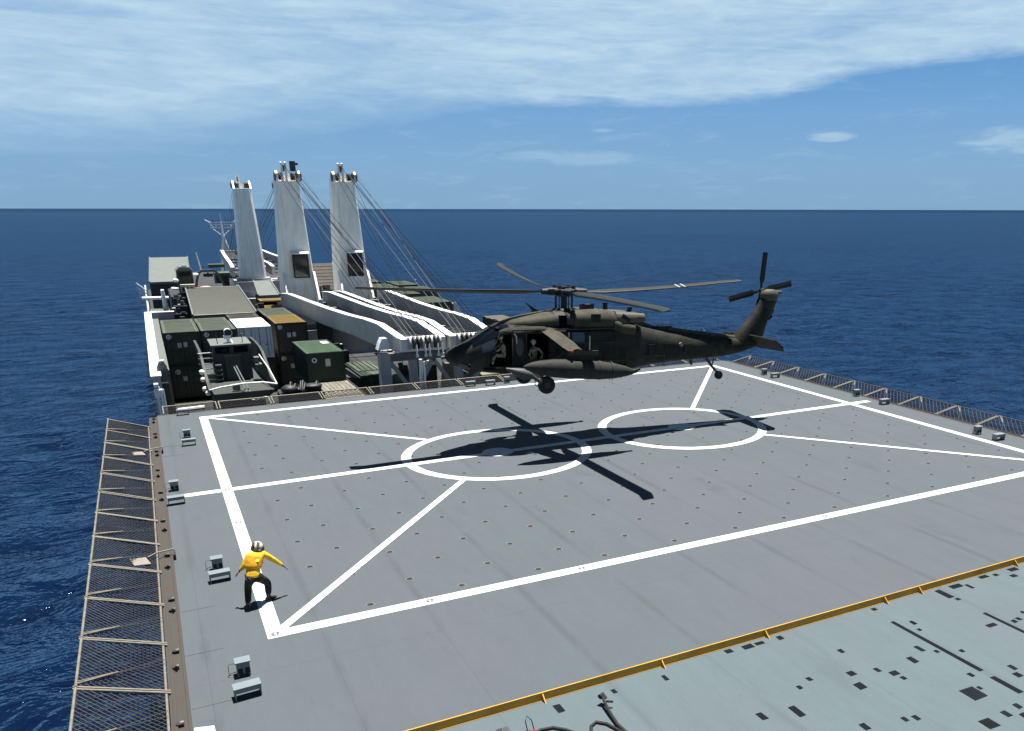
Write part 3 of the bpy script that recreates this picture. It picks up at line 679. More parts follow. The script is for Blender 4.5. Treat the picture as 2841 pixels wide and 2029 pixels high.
hb('oil_cooler', lambda d: (d.box((-3.25, 0, -1.0), (.5, .6, .3)), d.tube([(-3.05, 0, -1.0), (-3.05, 0, -.76)], .10, 10), d.box((-3.08, 0, -.72), (.16, .2, .12))), m_dark, bevel=.02)
hb('infrared_jammer', lambda d: (d.tube([(-1.95, 0, -.80), (-1.95, 0, -.50)], .10, 12), d.tube([(-1.95, 0, -.50), (-1.95, 0, -.46)], .13, 12)), m_dark)
hb('rear_pylon_box', lambda d: (d.box((-1.12, 0, -.62), (.5, .45, .24))), m_dark, bevel=.03)
for s in (1, -1):
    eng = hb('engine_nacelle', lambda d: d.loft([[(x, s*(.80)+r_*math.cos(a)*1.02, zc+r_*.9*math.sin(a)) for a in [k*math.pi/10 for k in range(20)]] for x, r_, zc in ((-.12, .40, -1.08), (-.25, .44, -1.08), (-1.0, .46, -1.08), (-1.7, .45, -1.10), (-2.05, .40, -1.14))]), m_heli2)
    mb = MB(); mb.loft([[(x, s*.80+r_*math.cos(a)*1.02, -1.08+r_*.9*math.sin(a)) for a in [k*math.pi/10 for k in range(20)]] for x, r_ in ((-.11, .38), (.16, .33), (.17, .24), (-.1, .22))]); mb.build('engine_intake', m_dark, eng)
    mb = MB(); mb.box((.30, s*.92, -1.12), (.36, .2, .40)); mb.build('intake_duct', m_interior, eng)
    mb = MB(); mb.disc((0, 0, 0), .10, 14); o = mb.build('round_plate', m_tan, eng); o.matrix_local = Matrix.Translation((-.95, s*1.275, -1.02)) @ Matrix.Rotation(R(90), 4, 'X')
    mb = MB(); mb.box((-1.02, s*1.25, -1.0), (.4, .06, .32)); mb.build('access_panel', m_heli, eng)
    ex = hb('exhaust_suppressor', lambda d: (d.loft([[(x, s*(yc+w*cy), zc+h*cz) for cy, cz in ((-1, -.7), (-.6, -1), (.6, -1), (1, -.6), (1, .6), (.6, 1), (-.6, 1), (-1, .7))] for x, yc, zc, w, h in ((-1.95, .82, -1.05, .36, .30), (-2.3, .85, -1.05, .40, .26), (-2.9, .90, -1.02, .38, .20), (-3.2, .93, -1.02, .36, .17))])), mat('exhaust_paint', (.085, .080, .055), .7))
    mb = MB(); mb.loft([[(x, s*(yc+w*math.cos(a)), zc+w*math.sin(a)) for a in [k*math.pi/8 for k in range(16)]] for x, yc, zc, w in ((-1.85, 1.0, -1.25, .26), (-2.2, 1.10, -1.40, .24), (-2.75, 1.15, -1.48, .23))]); mb.build('exhaust_duct', m_heli2, ex)
    mb = MB(); mb.box((-2.35, s*1.26, -1.02), (.42, .015, .16), (0, R(-35), 0)); mb.box((-2.65, s*.9, -.84), (.6, .06, .02)); mb.build('duct_slot', m_black, ex)
# rotor mast and head
hb('rotor_mast', lambda d: (d.tube([(-.12, 0, -.8), (-.12, 0, -.02)], .13, 14), d.tube([(-.12, 0, -.74), (-.12, 0, -.66)], [.52, .46], 18), d.tube([(-.12, 0, -.20), (-.12, 0, -.12)], .36, 18)), m_dark)
for k in range(8):
    a = math.pi/4*k+.2; hb('pitch_link', lambda d: d.tube([(-.12+.36*math.cos(a), .36*math.sin(a), -.70), (-.12+.36*math.cos(a), .36*math.sin(a), -.14)], .022, 6), m_dark)
hb('rotor_hub', lambda d: (d.tube([(-.12, 0, -.10), (-.12, 0, .07)], .30, 12), d.tube([(-.12, 0, .07), (-.12, 0, .15)], .1, 10)), m_dark)
hb('bifilar_damper', lambda d: (d.tube([(-.12, 0, .16), (-.12, 0, .19)], .14, 14), [d.bar((-.12, 0, .17), (-.12+.42*math.cos(a), .42*math.sin(a), .17), .10, .03) for a in (.8, 2.37, 3.94, 5.5)], [d.tube([(-.12+.42*math.cos(a), .42*math.sin(a), .10), (-.12+.42*math.cos(a), .42*math.sin(a), .24)], .09, 10) for a in (.8, 2.37, 3.94, 5.5)]), m_dgrey)
def blade(azd, ztip, stripes=False, tw0=17):
    a = R(azd); e = Vector((math.cos(a), math.sin(a), 0)); c = Vector((-math.sin(a), math.cos(a), 0))  # c: leading side (turning left from above)
    o0 = Vector((-.12, 0, 0)); rings_ = []
    def zz(r): return ztip*((r-.3)/7.88)**1.6
    for r_, ch, sw in ((.95, .20, 0), (1.3, .34, 0), (1.75, .53, 0), (3, .53, 0), (4.5, .53, 0), (6, .53, 0), (7.2, .53, 0), (7.62, .53, 0), (7.9, .51, -.10), (8.18, .44, -.22)):
        tw = R(tw0-10*(r_/8.18)); lead = c*math.cos(tw)+Vector((0, 0, 1))*math.sin(tw); nn = lead.cross(e)
        if nn.z < 0: nn = -nn
        p = o0+e*r_+Vector((0, 0, zz(r_)))+c*sw
        rings_.append([p+lead*ch*u+nn*ch*v for u, v in ((.27, 0), (.20, .045), (.02, .06), (-.35, .03), (-.73, 0), (-.35, -.02), (.02, -.035), (.20, -.03))])
    mb = MB(); mb.loft(rings_); b = mb.build('rotor_blade', m_blade, H)
    mb = MB(); mb.tube([o0+e*.22, o0+e*.55, o0+e*.98+Vector((0, 0, zz(.98)))], [.13, .15, .10], 10); mb.box(o0+e*.62+c*.16+Vector((0, 0, .02)), (.22, .14, .16), (0, 0, a)); mb.build('blade_cuff', m_dark, b)
    mb = MB(); mb.tube([o0+e*.35-c*.28+Vector((0, 0, .04)), o0+e*.95-c*.12+Vector((0, 0, .04))], .05, 8); mb.build('damper', m_ropel, b)
    if stripes:
        mb = MB()
        for r_ in (5.15, 5.42):
            p = o0+e*r_+Vector((0, 0, zz(r_)))
            for s in (1,):
                tw = R(tw0-10*(r_/8.18)); lead = c*math.cos(tw)+Vector((0, 0, 1))*math.sin(tw); nn = lead.cross(e); nn = nn if nn.z > 0 else -nn
                q0, q1 = p+lead*.12+nn*.040, p-lead*.36+nn*.026
                mb.bar(q0, q1, .05, .012, nn)
        mb.build('tip_stripe', m_whiteline, b)
    return b
blade(-86.5, 1.0); blade(4.5, .16, False, 20); blade(95.5, -.30); blade(180.5, .48, True)
# tail
def slab(poly, thick, taper=1.): # swept slab in x z plane, rounded
    return None
def pylon(d):
    rings_ = []
    for z, xf, xr, th in ((-2.35, -8.05, -9.55, .30), (-1.95, -8.25, -9.85, .28), (-1.4, -8.8, -10.0, .25), (-.95, -9.2, -10.25, .22), (-.5, -9.52, -10.45, .20), (-.15, -9.68, -10.55, .22), (.02, -9.78, -10.4, .15)):
        xm = (xf+xr)/2; hw = (xf-xr)/2
        rings_.append([(xm+hw*math.cos(a), th*math.sin(a)*(1-.25*math.cos(a)*-1), z) for a in [k*math.pi/10 for k in range(20)]])
    d.loft(rings_)
py = hb('tail_pylon', pylon, m_heli)
mb = MB(); mb.prism([(-10.05, -1.3), (-10.28, -1.15), (-10.2, -1.05), (-10.35, -.85), (-10.2, -.7), (-10.05, -1.0)], 'y', -.05, .05); mb.build('pylon_fairing', m_heli, py)
mb = MB(); mb.loft([[(-10.05+rx*math.cos(a), 0+ry*math.sin(a), z) for a in [k*math.pi/8 for k in range(16)]] for rx, ry, z in ((.42, .24, -.42), (.46, .30, -.2), (.40, .28, 0), (.18, .12, .08))]); mb.tube([(-10.35, 0, -.1), (-10.72, 0, -.04)], [.16, .05], 10); mb.build('gearbox_cover', mat('gearbox_paint', (.075, .072, .05), .7), py)
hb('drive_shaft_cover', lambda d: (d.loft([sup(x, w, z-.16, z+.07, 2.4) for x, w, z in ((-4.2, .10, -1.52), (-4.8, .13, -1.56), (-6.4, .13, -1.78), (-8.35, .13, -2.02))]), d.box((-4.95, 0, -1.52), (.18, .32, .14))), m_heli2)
hb('shaft_panel', lambda d: d.box((-4.55, 0, -1.44), (.34, .22, .03), (0, R(-6), 0)), m_tan)
st = MB(); th = R(-16)
def stabp(x, y, z=0): return (x, y, z)
pl = [(-8.95, -2.15), (-8.85, -1.2), (-8.8, 0), (-8.85, 1.2), (-8.95, 2.15), (-9.5, 2.2), (-9.8, 1.9), (-9.82, 0), (-9.8, -1.9), (-9.5, -2.2)]
st.prism([(x+9.3, y) for x, y in pl], 'z', -.035, .035); o = st.build('stabilator', m_heli, H, .02); o.matrix_local = Matrix.Translation((-9.3, 0, -2.2)) @ Matrix.Rotation(R(-37), 4, 'Y')
tr = hb('tail_rotor_hub', lambda d: (d.tube([(-9.95, -.25, -.02), (-9.95, -.62, .0)], .12, 12)), m_dark)
for a in (R(-13), R(95), R(169), R(276)):
    c, s = math.cos(a), math.sin(a)
    mb = MB(); e = Vector((c, 0, s)); u = Vector((-s, 0, c)); p0 = Vector((-9.95, -.58, 0))
    mb.loft([[p0+e*r_+u*(w*q)+Vector((0, t*(1-abs(q*2)), 0)) for q, t in ((-.5, 0), (0, .025), (.5, 0), (0, -.02))] for r_, w in ((.12, .12), (.35, .14), (.45, .27), (1.70, .27))], sm=False); mb.build('tail_rotor_blade', m_blade, tr)
# undercarriage
for s in (1, -1):
    g = hb('landing_gear', lambda d: (d.loft([[(x, s*(yc+w*math.cos(a)), zc+h*math.sin(a)) for a in [k*math.pi/8 for k in range(16)]] for x, yc, zc, w, h in ((2.74, 1.2, -2.88, .06, .04), (2.4, 1.26, -3.0, .20, .15), (2.05, 1.32, -3.12, .22, .24), (1.75, 1.38, -3.16, .15, .15))]), d.tube([(1.85, s*1.40, -3.1), (1.45, s*1.42, -3.40), (1.2, s*1.42, -3.56)], [.09, .07, .06], 10), d.tube([(1.35, s*1.2, -2.7), (1.3, s*1.38, -3.45)], .06, 10), d.tube([(1.6, s*1.38, -3.28), (1.62, s*1.4, -3.55), (1.5, s*1.4, -3.6)], .02, 6)), m_dgrey)
    mb = MB(); mb.loft([[(1.16+r_*math.cos(a), s*(1.45+dy), -3.56+r_*math.sin(a)) for a in [k*math.pi/14 for k in range(28)]] for dy, r_ in ((-.12, .22), (-.11, .30), (-.06, .345), (.06, .345), (.11, .30), (.12, .22))]); wh = mb.build('wheel', m_black, g)
    mb = MB(); mb.tube([(1.16, s*1.34, -3.56), (1.16, s*1.585, -3.56)], [.14, .12], 14); mb.build('rim', m_dark, g)
g = hb('tail_landing_gear', lambda d: (d.tube([(-6.83, 0, -2.85), (-7.25, 0, -3.35), (-7.52, 0, -3.6)], [.07, .06, .05], 10), d.tube([(-7.3, 0, -2.85), (-7.2, 0, -3.3)], .03, 8), d.box((-7.52, 0, -3.62), (.08, .2, .16))), m_dgrey)
mb = MB(); mb.loft([[(-7.57+r_*math.cos(a), dy, -3.70+r_*math.sin(a)) for a in [k*math.pi/12 for k in range(24)]] for dy, r_ in ((-.08, .12), (-.06, .185), (.06, .185), (.08, .12))]); mb.build('wheel', m_black, g)
# stores wing and tanks
for s in (1, -1):
    w = hb('stub_wing', lambda d: (d.loft([[(xf, s*y, z0), ((xf+xr)/2, s*y, z0+t), (xr, s*y, z0-.02), ((xf+xr)/2, s*y, z0-t)] for xf, xr, y, z0, t in ((1.26, .50, 1.1, -1.47, .13), (1.12, .38, 1.7, -1.66, .12), (.86, .10, 2.45, -1.98, .11), (.74, .04, 2.85, -2.10, .09))], sm=False), d.box((.1, s*2.7, -2.20), (1.25, .12, .16))), m_heli2)
    [MB().tube(q, .05, 8).build('wing_strut', m_heli, w) for q in ([(1.0, s*1.15, -2.75), (.5, s*2.4, -2.02)], [(0., s*1.15, -2.75), (.1, s*2.4, -2.02)])]
    mb = MB(); mb.prism([(.65, -2.3), (.45, -2.62), (.05, -2.62), (-.15, -2.3)], 'y', s*2.65, s*2.75); mb.build('tank_pylon', m_heli, w)
    mb = MB(); pr_ = ((2.52, .01), (2.4, .10), (2.15, .20), (1.8, .28), (1.3, .345), (.7, .37), (0, .37), (-.6, .36), (-1.2, .30), (-1.7, .20), (-2.0, .11), (-2.25, .02))
    mb.loft([[(x, s*2.7+r_*math.cos(a), -2.75-.075*(1.2-x)+r_*math.sin(a)) for a in [k*math.pi/12 for k in range(24)]] for x, r_ in pr_]); tk = mb.build('fuel_tank', m_tank, H)
    mb = MB()
    for x in (.05, -.55, -1.05):
        mb.loft([[(x+dx, s*2.7+r_*math.cos(a), -2.75-.075*(1.2-x)+r_*math.sin(a)) for a in [k*math.pi/12 for k in range(24)]] for dx, r_ in ((.012, .368), (.012, .374), (-.012, .374), (-.012, .368))], False)
    mb.build('tank_band', m_deckbox if False else m_dgrey, tk)
    mb = MB(); mb.prism([(-1.9, -2.99), (-2.3, -2.86), (-2.3, -2.95)], 'y', s*2.6, s*2.8); mb.build('tank_fin', m_tank, tk)
o = hb('position_light', lambda d: d.tube([(.62, 2.86, -2.12), (.62, 2.93, -2.12)], [.07, .04], 10), m_red)
hb('antenna', lambda d: (d.tube([(-5.2, .68, -2.2), (-5.2, .80, -2.2)], .09, 10)), m_tan)
hb('antenna', lambda d: (d.prism([(-6.0, -2.95), (-6.1, -3.2), (-6.2, -3.2), (-6.2, -2.95)], 'y', -.01, .01), d.tube([(-3.3, .98, -2.62), (-4.4, .78, -2.62), (-4.45, .72, -2.95)], .015, 6), d.box((-3.3, 1.0, -2.6), (.06, .03, .05))), m_dgrey)
hb('antenna', lambda d: (d.prism([(-7.2, -2.93), (-7.35, -3.02), (-7.45, -2.92)], 'y', -.01, .01), d.prism([(-4.6, -2.98), (-4.7, -3.2), (-4.85, -3.2), (-4.8, -2.98)], 'y', -.01, .01)), m_tan)
for c_, q_ in (((-.9, 1.185, -2.02), (.02, .01, 1.05)), ((-.02, 1.185, -2.02), (.02, .01, 1.05)), ((-2.4, 1.185, -2.1), (.02, .01, 1.2)), ((-1.6, 1.187, -2.72), (1.6, .01, .02)), ((-1.6, 1.187, -1.62), (1.9, .01, .02)), ((.45, 1.187, -2.7), (.9, .01, .02)), ((-1.45, 1.187, -2.2), (.015, .01, 1.0)), ((-1.95, 1.187, -2.2), (.015, .01, 1.0))):
    hb('panel_seam', lambda d: d.box(c_, q_), m_dark)
for x_ in (-3.9, -4.9, -5.9, -6.9, -7.8):
    k_ = min(range(len(ST)), key=lambda i: abs(ST[i][0]-x_)); zb_, zt_, w_r = [ST[k_][1], ST[k_][2], ST[k_][3]]
    hb('frame_seam', lambda d: d.tube([(ST[k_][0], 1.004*v[1], v[2]) for v in half(*ST[k_])], .010, 4), m_dark)
for x_, z_, w2_, h2_ in ((-3.7, -2.35, .32, .42), (-4.6, -2.3, .45, .34), (-5.6, -2.35, .4, .3)):
    hb('access_panel', lambda d: d.box((x_, .93 if x_ > -4 else (.76 if x_ > -5 else .63), z_), (w2_, .05, h2_), (0, 0, R(8))), m_heli)
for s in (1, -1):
    hb('intake_shade_box', lambda d: d.box((.22, s*.93, -1.12), (.5, .28, .46)), m_interior)  # solid black box stands for the shade in the intake gap
    hb('cowling_shade_strip', lambda d: d.box((-1.1, s*1.0, -1.47), (2.6, .3, .10)), m_interior)  # black strip drawn as the shade below the nacelle
hb('cockpit_step', lambda d: (d.box((2.95, 1.17, -2.86), (.35, .05, .05)), d.box((2.25, 1.2, -2.9), (.5, .1, .04))), m_heli2)

# ------------------------------------------------------------------ people
def skin(name, V, E, m_, parent, sub=2, root=0):
    me = bpy.data.meshes.new(name); me.from_pydata([v[:3] for v in V], E, [])
    me.materials.append(m_); o = bpy.data.objects.new(name, me); col.objects.link(o)
    if parent: o.parent = parent
    sk = o.modifiers.new('skin', 'SKIN'); sk.use_smooth_shade = True
    for i, v in enumerate(V):
        d = me.skin_vertices[0].data[i]; r_ = v[3]; d.radius = (r_, v[4] if len(v) > 4 else r_); d.use_root = (i == root)
    s = o.modifiers.new('sub', 'SUBSURF'); s.levels = sub; s.render_levels = sub
    return o
m_skin = mat('skin', (.20, .10, .065), .55, var=.05)
m_jersey = mat('yellow_jersey', (.72, .42, .012), .85, var=.1, vscale=6, bump=.5, bscale=7)
m_vest = mat('amber_vest', (.74, .33, .010), .8, var=.1, vscale=5, bump=.6, bscale=6)
m_trouser = mat('black_trousers', (.012, .010, .012), .9, var=.2, vscale=8, bump=.5, bscale=9)
m_boot = mat('black_boots', (.01, .01, .012), .5)
m_helmet = mat('cream_helmet', (.50, .46, .33), .45, var=.05)
m_helmet_b = mat('brown_helmet_trim', (.05, .03, .035), .6)
m_acu = mat('camouflage_uniform', (.40, .34, .22), .9, c2=(.08, .075, .05), vscale=14, lo=.45, hi=.55)
P_ = thing('person', 'crouching person in yellow jersey and black trousers seen from behind, arms held out low', 'person', (1.22, 20.8, 0))
B0 = Vector((1.22, 20.8, 0))
def L_(x, y, z): return (x-B0.x, y-B0.y, z)
hipC = L_(1.19, 20.78, .80); waist = L_(1.21, 20.86, .98); chest = L_(1.28, 20.98, 1.20); neck = L_(1.33, 21.05, 1.31); head = L_(1.40, 21.10, 1.385); headt = L_(1.42, 21.12, 1.47)
hipL, hipR = L_(1.10, 20.76, .76), L_(1.30, 20.80, .76)
kneeL, kneeR = L_(1.05, 20.93, .46), L_(1.52, 21.08, .44)
ankL, ankR = L_(.99, 20.72, .12), L_(1.49, 21.02, .10)
shL, shR = L_(1.14, 20.98, 1.28), L_(1.50, 21.02, 1.25)
elL, elR = L_(1.03, 20.90, 1.06), L_(1.72, 21.06, 1.03)
wrL, wrR = L_(.93, 20.97, .93), L_(1.92, 21.12, .80)
def mix3(a, b, t): return tuple(a[i]+(b[i]-a[i])*t for i in range(3))
V = [hipC+(.10,), waist+(.09,), chest+(.10,), neck+(.055,), head+(.078,), headt+(.07,), shL+(.05,), elL+(.036,), wrL+(.026,), shR+(.05,), elR+(.036,), wrR+(.026,), hipL+(.08,), kneeL+(.055,), ankL+(.04,), hipR+(.08,), kneeR+(.055,), ankR+(.04,)]
E_ = [(0, 1), (1, 2), (2, 3), (3, 4), (4, 5), (2, 6), (6, 7), (7, 8), (2, 9), (9, 10), (10, 11), (0, 12), (12, 13), (13, 14), (0, 15), (15, 16), (16, 17)]
def hand(V, E_, wi, el, wr, side):
    w = Vector(V[wi][:3]); dr = (w-Vector(el[:3])).normalized(); up_ = Vector((0, 0, 1)); sd = dr.cross(up_).normalized()*side; nn = dr.cross(sd)
    p = len(V); V.append(tuple(w+dr*.05)+(.030, .018)); E_.append((wi, p)); q = len(V); V.append(tuple(w+dr*.085)+(.034, .016)); E_.append((p, q))
    for k, (off, ln) in enumerate(((-.030, .070), (-.010, .080), (.012, .076), (.032, .060))):
        a = len(V); V.append(tuple(w+dr*.10+sd*off)+(.0095,)); E_.append((q, a))
        b = len(V); V.append(tuple(w+dr*(.10+ln*.55)+sd*off*1.15+Vector((0, 0, -.008)))+(.0085,)); E_.append((a, b))
        c = len(V); V.append(tuple(w+dr*(.10+ln)+sd*off*1.2+Vector((0, 0, -.026)))+(.007,)); E_.append((b, c))
    a = len(V); V.append(tuple(w+dr*.05-sd*.040)+(.011,)); E_.append((p, a)); b = len(V); V.append(tuple(w+dr*.095-sd*.062)+(.009,)); E_.append((a, b))
hand(V, E_, 8, elL, wrL, 1); hand(V, E_, 11, elR, wrR, 1)
body = skin('body', V, E_, m_skin, P_, 2, 0)
# face turned away from the camera, ears and nose
d = MB(); hv = Vector(head); fd = Vector((.35, .92, -.1)).normalized(); sv = fd.cross(Vector((0, 0, 1))).normalized()
def ell(d, c, rx, ry, rz, n=14, m2=8, ax=None):
    rings_ = []
    for i in range(1, m2):
        t = math.pi*i/m2; rings_.append([Vector(c)+Vector((rx*math.sin(t)*math.cos(a), ry*math.sin(t)*math.sin(a), rz*math.cos(t))) for a in [2*math.pi*k/n for k in range(n)]])
    d.loft(rings_)
ell(d, hv+fd*.085+Vector((0, 0, -.005)), .014, .02, .026, 8, 6); 
for s in (1, -1): ell(d, hv+sv*s*.078+Vector((0, 0, -.01)), .012, .022, .032, 8, 6)
d.build('face_features', m_skin, P_)
d = MB()
for s in (1, -1): ell(d, hv+fd*.070+sv*s*.032+Vector((0, 0, .02)), .012, .012, .010, 8, 6)
d.build('goggles', m_black, P_)
# jersey with sleeves
JV = [mix3(hipC, waist, -.42)+(.185, .150), waist+(.178, .142), mix3(waist, chest, .55)+(.182, .142), chest+(.185, .142), mix3(chest, neck, .6)+(.120, .100), shL+(.092,), mix3(shL, elL, .5)+(.074,), elL+(.066,), mix3(elL, wrL, .5)+(.056,), mix3(elL, wrL, .92)+(.046,), shR+(.092,), mix3(shR, elR, .5)+(.076,), elR+(.068,), mix3(elR, wrR, .5)+(.058,), mix3(elR, wrR, .92)+(.047,)]
JE = [(0, 1), (1, 2), (2, 3), (3, 4), (3, 5), (5, 6), (6, 7), (7, 8), (8, 9), (3, 10), (10, 11), (11, 12), (12, 13), (13, 14)]
skin('jersey', JV, JE, m_jersey, P_, 2, 1)
VV = [mix3(hipC, waist, .75)+(.205, .175), mix3(waist, chest, .25)+(.225, .19), mix3(waist, chest, .75)+(.232, .198), mix3(chest, neck, .15)+(.235, .200), mix3(chest, neck, .62)+(.19, .165)]
skin('float_vest', VV, [(0, 1), (1, 2), (2, 3), (3, 4)], m_vest, P_, 2, 0)
TV = [hipC+(.135, .115), hipL+(.118,), mix3(hipL, kneeL, .5)+(.106,), kneeL+(.092,), mix3(kneeL, ankL, .5)+(.084,), mix3(kneeL, ankL, .9)+(.074,), hipR+(.118,), mix3(hipR, kneeR, .5)+(.108,), kneeR+(.095,), mix3(kneeR, ankR, .5)+(.084,), mix3(kneeR, ankR, .9)+(.074,)]
skin('trousers', TV, [(0, 1), (1, 2), (2, 3), (3, 4), (4, 5), (0, 6), (6, 7), (7, 8), (8, 9), (9, 10)], m_trouser, P_, 2, 0)
for an, dr in ((ankL, Vector((.15, .9, 0))), (ankR, Vector((.75, .45, 0)))):
    a = Vector(an); dr.normalize(); d = MB()
    sd_ = dr.cross(Vector((0, 0, 1)))
    rings_ = []
    for t, w, h in ((-.09, .028, .06), (-.07, .042, .10), (-.01, .046, .115), (.07, .050, .085), (.14, .052, .065), (.19, .045, .05), (.215, .02, .03)):
        c = Vector((a.x, a.y, 0))+dr*t; rings_.append([c+sd_*w*math.cos(q)+Vector((0, 0, max(0.004, h/2+h/2*math.sin(q)*1.0))) for q in [k*math.pi/6 for k in range(12)]])
    d.loft(rings_); d.tube([(a.x, a.y, .05), (a.x, a.y, .20)], [.052, .058], 12); d.build('boot', m_boot, P_)
# helmet
d = MB(); hc = hv+Vector((.0, .0, .045))
rings_ = []
for i in range(1, 8):
    t = math.pi*.62*i/7; rings_.append([hc+Vector((.138*math.sin(t)*math.cos(a), .150*math.sin(t)*math.sin(a), .128*math.cos(t))) for a in [2*math.pi*k/20 for k in range(20)]])
d.loft(rings_, True); he = d.build('helmet', m_helmet, P_); he.modifiers.new('s', 'SUBSURF')
d = MB()
for s in (1, -1): ell(d, hv+sv*s*.118+Vector((0, 0, -.005)), .045, .055, .070, 12, 8)
d.build('ear_cup', m_helmet_b, P_)
d = MB()
for s in (-.045, .045, 0.09, -.09):
    q = [hc+sv*s*math.sin(max(.2, 1))+(-fd)*.131*math.sin(t)+Vector((0, 0, .125*math.cos(t))) for t in [R(k) for k in range(20, 112, 12)]]
    q = [hc+(p-hc).normalized()*.142 for p in q]; d.tube(q, .015, 6)
d.tube([hc+Vector((.142*math.cos(a), .152*math.sin(a), -.02)) for a in [k*math.pi/8 for k in range(17)]], .011, 6, False)
d.build('helmet_trim', m_helmet_b, P_)

# crew inside the helicopter
def crew(lab, org, leanx, arms, helm, name='person'):
    t = thing(name, lab, 'person'); t.matrix_world = MH @ Matrix.Translation(org)
    V = [(0, 0, 0, .13, .11), (.02*leanx, 0, .22, .13, .11), (.09*leanx, 0, .42, .15, .11), (.12*leanx, 0, .53, .055), (.16*leanx, 0, .64, .075), (.16*leanx, 0, .72, .07)]
    E_ = [(0, 1), (1, 2), (2, 3), (3, 4), (4, 5)]
    for sh, el_, wr in arms:
        a = len(V); V += [sh+(.065,), el_+(.048,), wr+(.034,)]; E_ += [(2, a), (a, a+1), (a+1, a+2)]
        for k in range(4):
            b = len(V); w = Vector(wr); dr = (w-Vector(el_)).normalized(); V.append(tuple(w+dr*.07+Vector((0, -.02+.014*k, 0)))+(.010,)); V.append(tuple(w+dr*.12+Vector((0, -.02+.015*k, -.02)))+(.008,)); E_ += [(a+2, b), (b, b+1)]
        b = len(V); V.append(tuple(w+dr*.04+Vector((0, 0, .035)))+(.011,)); E_.append((a+2, b))
    for s in (1, -1):
        a = len(V); V += [(.05, s*.09, -.02, .09), (.42, s*.12, .02, .075), (.55, s*.12, -.35, .055)]; E_ += [(0, a), (a, a+1), (a+1, a+2)]
    skin('body', V, E_, m_acu, t, 1, 0)
    d = MB(); ell(d, (.16*leanx, 0, .70), .125, .115, .115, 14, 10); d.build('flight_helmet', helm, t)
    d = MB(); ell(d, (.16*leanx+.08, 0, .66), .05, .07, .05, 10, 8); d.build('visor', m_glass, t)
    return t
crew('pilot in camouflage and pale helmet leaning in the open helicopter cockpit door', (2.62, .66, -2.42), 1.0, [((.10, .18, .42), (.28, .25, .24), (.52, .20, .16)), ((.10, -.18, .42), (.34, -.22, .24), (.52, -.12, .14))], mat('helmet_sand', (.50, .44, .28), .6))
t = crew('crew member in camouflage seated in the open helicopter cabin doorway', (1.42, .78, -2.62), .3, [((.18, .08, .42), (.30, .22, .22), (.22, .3, .06)), ((-.18, .08, .42), (-.28, .22, .22), (-.16, .3, .06))], mat('helmet_grey', (.46, .46, .42), .6))
t = crew('second pilot in pale helmet on the far side of the helicopter cockpit', (2.75, -.5, -2.42), .8, [((.10, .18, .42), (.30, .22, .24), (.50, .16, .18)), ((.10, -.18, .42), (.3, -.22, .24), (.5, -.12, .18))], mat('helmet_olive', (.12, .11, .07), .6))
